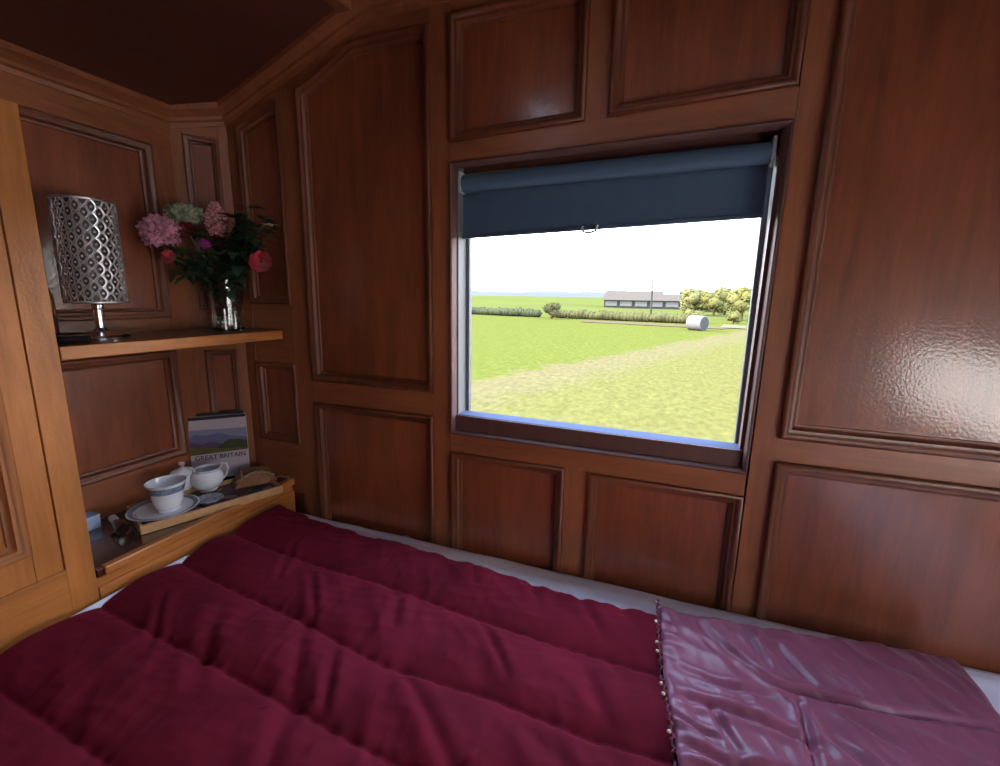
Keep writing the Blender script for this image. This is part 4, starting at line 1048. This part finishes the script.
for i in range(5):
    x = bx0+.4+i*4.05; mb = MB(); mb.box((x, by0-.12, GROUND+.6), (x+3.2, by0, ze-.35)); mk('wall_panel', mb, 'barn_white', barn, smooth=0)
mb = MB(); mb.hexa([(-3.0, 136.2, 1.42), (1.9, 136.2, 1.42), (1.9, 138.9, 2.62), (-3.0, 138.9, 2.62), (-3.0, 136.2, 1.52), (1.9, 136.2, 1.52), (1.9, 138.9, 2.72), (-3.0, 138.9, 2.72)]); tag(mk('roof_sheet', mb, 'roof_sheet', barn, smooth=0), 'pale roofing sheets')
# little house roof in the trees
hs = thing('farm_shed', 'small brown roofed shed among the trees right of the barn', 'shed', (8.0, 112, GROUND))
mb = MB(); mb.box((5.4, 110, GROUND), (10.6, 114, -.1)); mk('wall', mb, 'barn_dark', hs, smooth=0)
mb = MB(); mb.hexa([(5.1,109.6,-.15),(10.9,109.6,-.15),(10.5,112,1.25),(5.5,112,1.25),(5.1,109.6,0),(10.9,109.6,0),(10.5,112,1.4),(5.5,112,1.4)]); mb.hexa([(5.5,112,1.25),(10.5,112,1.25),(10.9,114.4,-.15),(5.1,114.4,-.15),(5.5,112,1.4),(10.5,112,1.4),(10.9,114.4,0),(5.1,114.4,0)]); mk('roof', mb, 'barn_roof', hs, smooth=0)
# utility pole
plain('pole_wood', (0.035, 0.03, 0.028), rough=.9)
pl = thing('utility_pole', 'slim wooden utility pole standing in front of the barn', 'pole', (-2.55, 60, GROUND))
mb = MB(); mb.tube([(-2.55, 60, GROUND), (-2.65, 60, 2.75)], [.13, .09], 8); mk('post', mb, 'pole_wood', pl)
mb = MB(); mb.box((-3.45, 59.85, 2.35), (-1.85, 59.97, 2.49)); mk('crossarm', mb, 'pole_wood', pl, smooth=0)
for i in range(3): mb = MB(); mb.lathe([(.05, 2.49), (.07, 2.55), (.04, 2.66), (0, 2.68)], (-3.3+i*.68, 59.91, 0), 8); mk('insulator', mb, 'pole_wood', pl)
# hay bale, wrapped
plain('bale_wrap', (0.095, 0.088, 0.08), rough=.55, var=.12, vscale=3); plain('bale_end', (0.04, 0.038, 0.038), rough=.7, var=.2, vscale=5)
bl = thing('hay_bale', 'round wrapped hay bale lying on the mown field', 'hay bale', (2.0, 40.5, GROUND))
Rb = Matrix.Rotation(radians(-38), 3, 'Z') @ Matrix.Rotation(pi/2, 3, 'Y')
mb = MB(); mb.lathe([(.52, -.68), (.60, -.64), (.62, -.3), (.615, 0), (.62, .3), (.60, .64), (.55, .675)], (1.95, 40.8, GROUND+.60), 32, Rb, cap=(True, False)); bo = mk('wrap', mb, 'bale_wrap', bl)
mb = MB(); mb.lathe([(.55, .676), (.40, .69), (.2, .68), (0, .69)], (1.95, 40.8, GROUND+.60), 32, Rb, cap=(False, False)); tag(mk('bale_end', mb, 'bale_end', bl), 'grey flat end')

# unseen cream body on wheels, added so its reflection gleams in the varnish
plain('cream_paint', (.80, .78, .72), rough=.5, var=.03); plain('tyre', (.02, .02, .02), rough=.8)
nb = thing('reflector_wagon', 'cream painted body with dark roof, added beyond the right wall to reflect light', 'reflector_wagon', (4.6, -1.5, GROUND))
mb = MB(); mb.box((3.6, -5.0, GROUND+.8), (5.8, 2.4, .9)); mk('body', mb, 'cream_paint', nb, smooth=0, bevel=.02)
mb = MB(); mb.hexa([(3.45,-5.2,.9),(5.95,-5.2,.9),(5.95,2.6,.9),(3.45,2.6,.9),(4.3,-5.2,1.35),(5.1,-5.2,1.35),(5.1,2.6,1.35),(4.3,2.6,1.35)]); mk('roof', mb, 'barn_roof', nb, smooth=0)
for x in (3.75, 5.65):
    for y in (-3.8, 1.2):
        mb = MB(); mb.lathe([(.12, -.06), (.40, -.06), (.43, -.03), (.43, .03), (.40, .06), (.12, .06)], (x, y, GROUND+.43), 28, Matrix.Rotation(pi/2, 3, 'Y')); mk('wheel', mb, 'tyre', nb)

for n_ in ('far_grass', 'hill_blue', 'dirt', 'track_pale', 'hedge_leaf', 'hedge_leaf_warm', 'tree_leaf', 'tree_leaf_pale', 'bark', 'barn_roof', 'barn_white', 'barn_dark', 'roof_sheet', 'pole_wood', 'bale_wrap', 'bale_end'):
    MATS[n_].node_tree.nodes['Principled BSDF'].inputs['Specular IOR Level'].default_value = 0
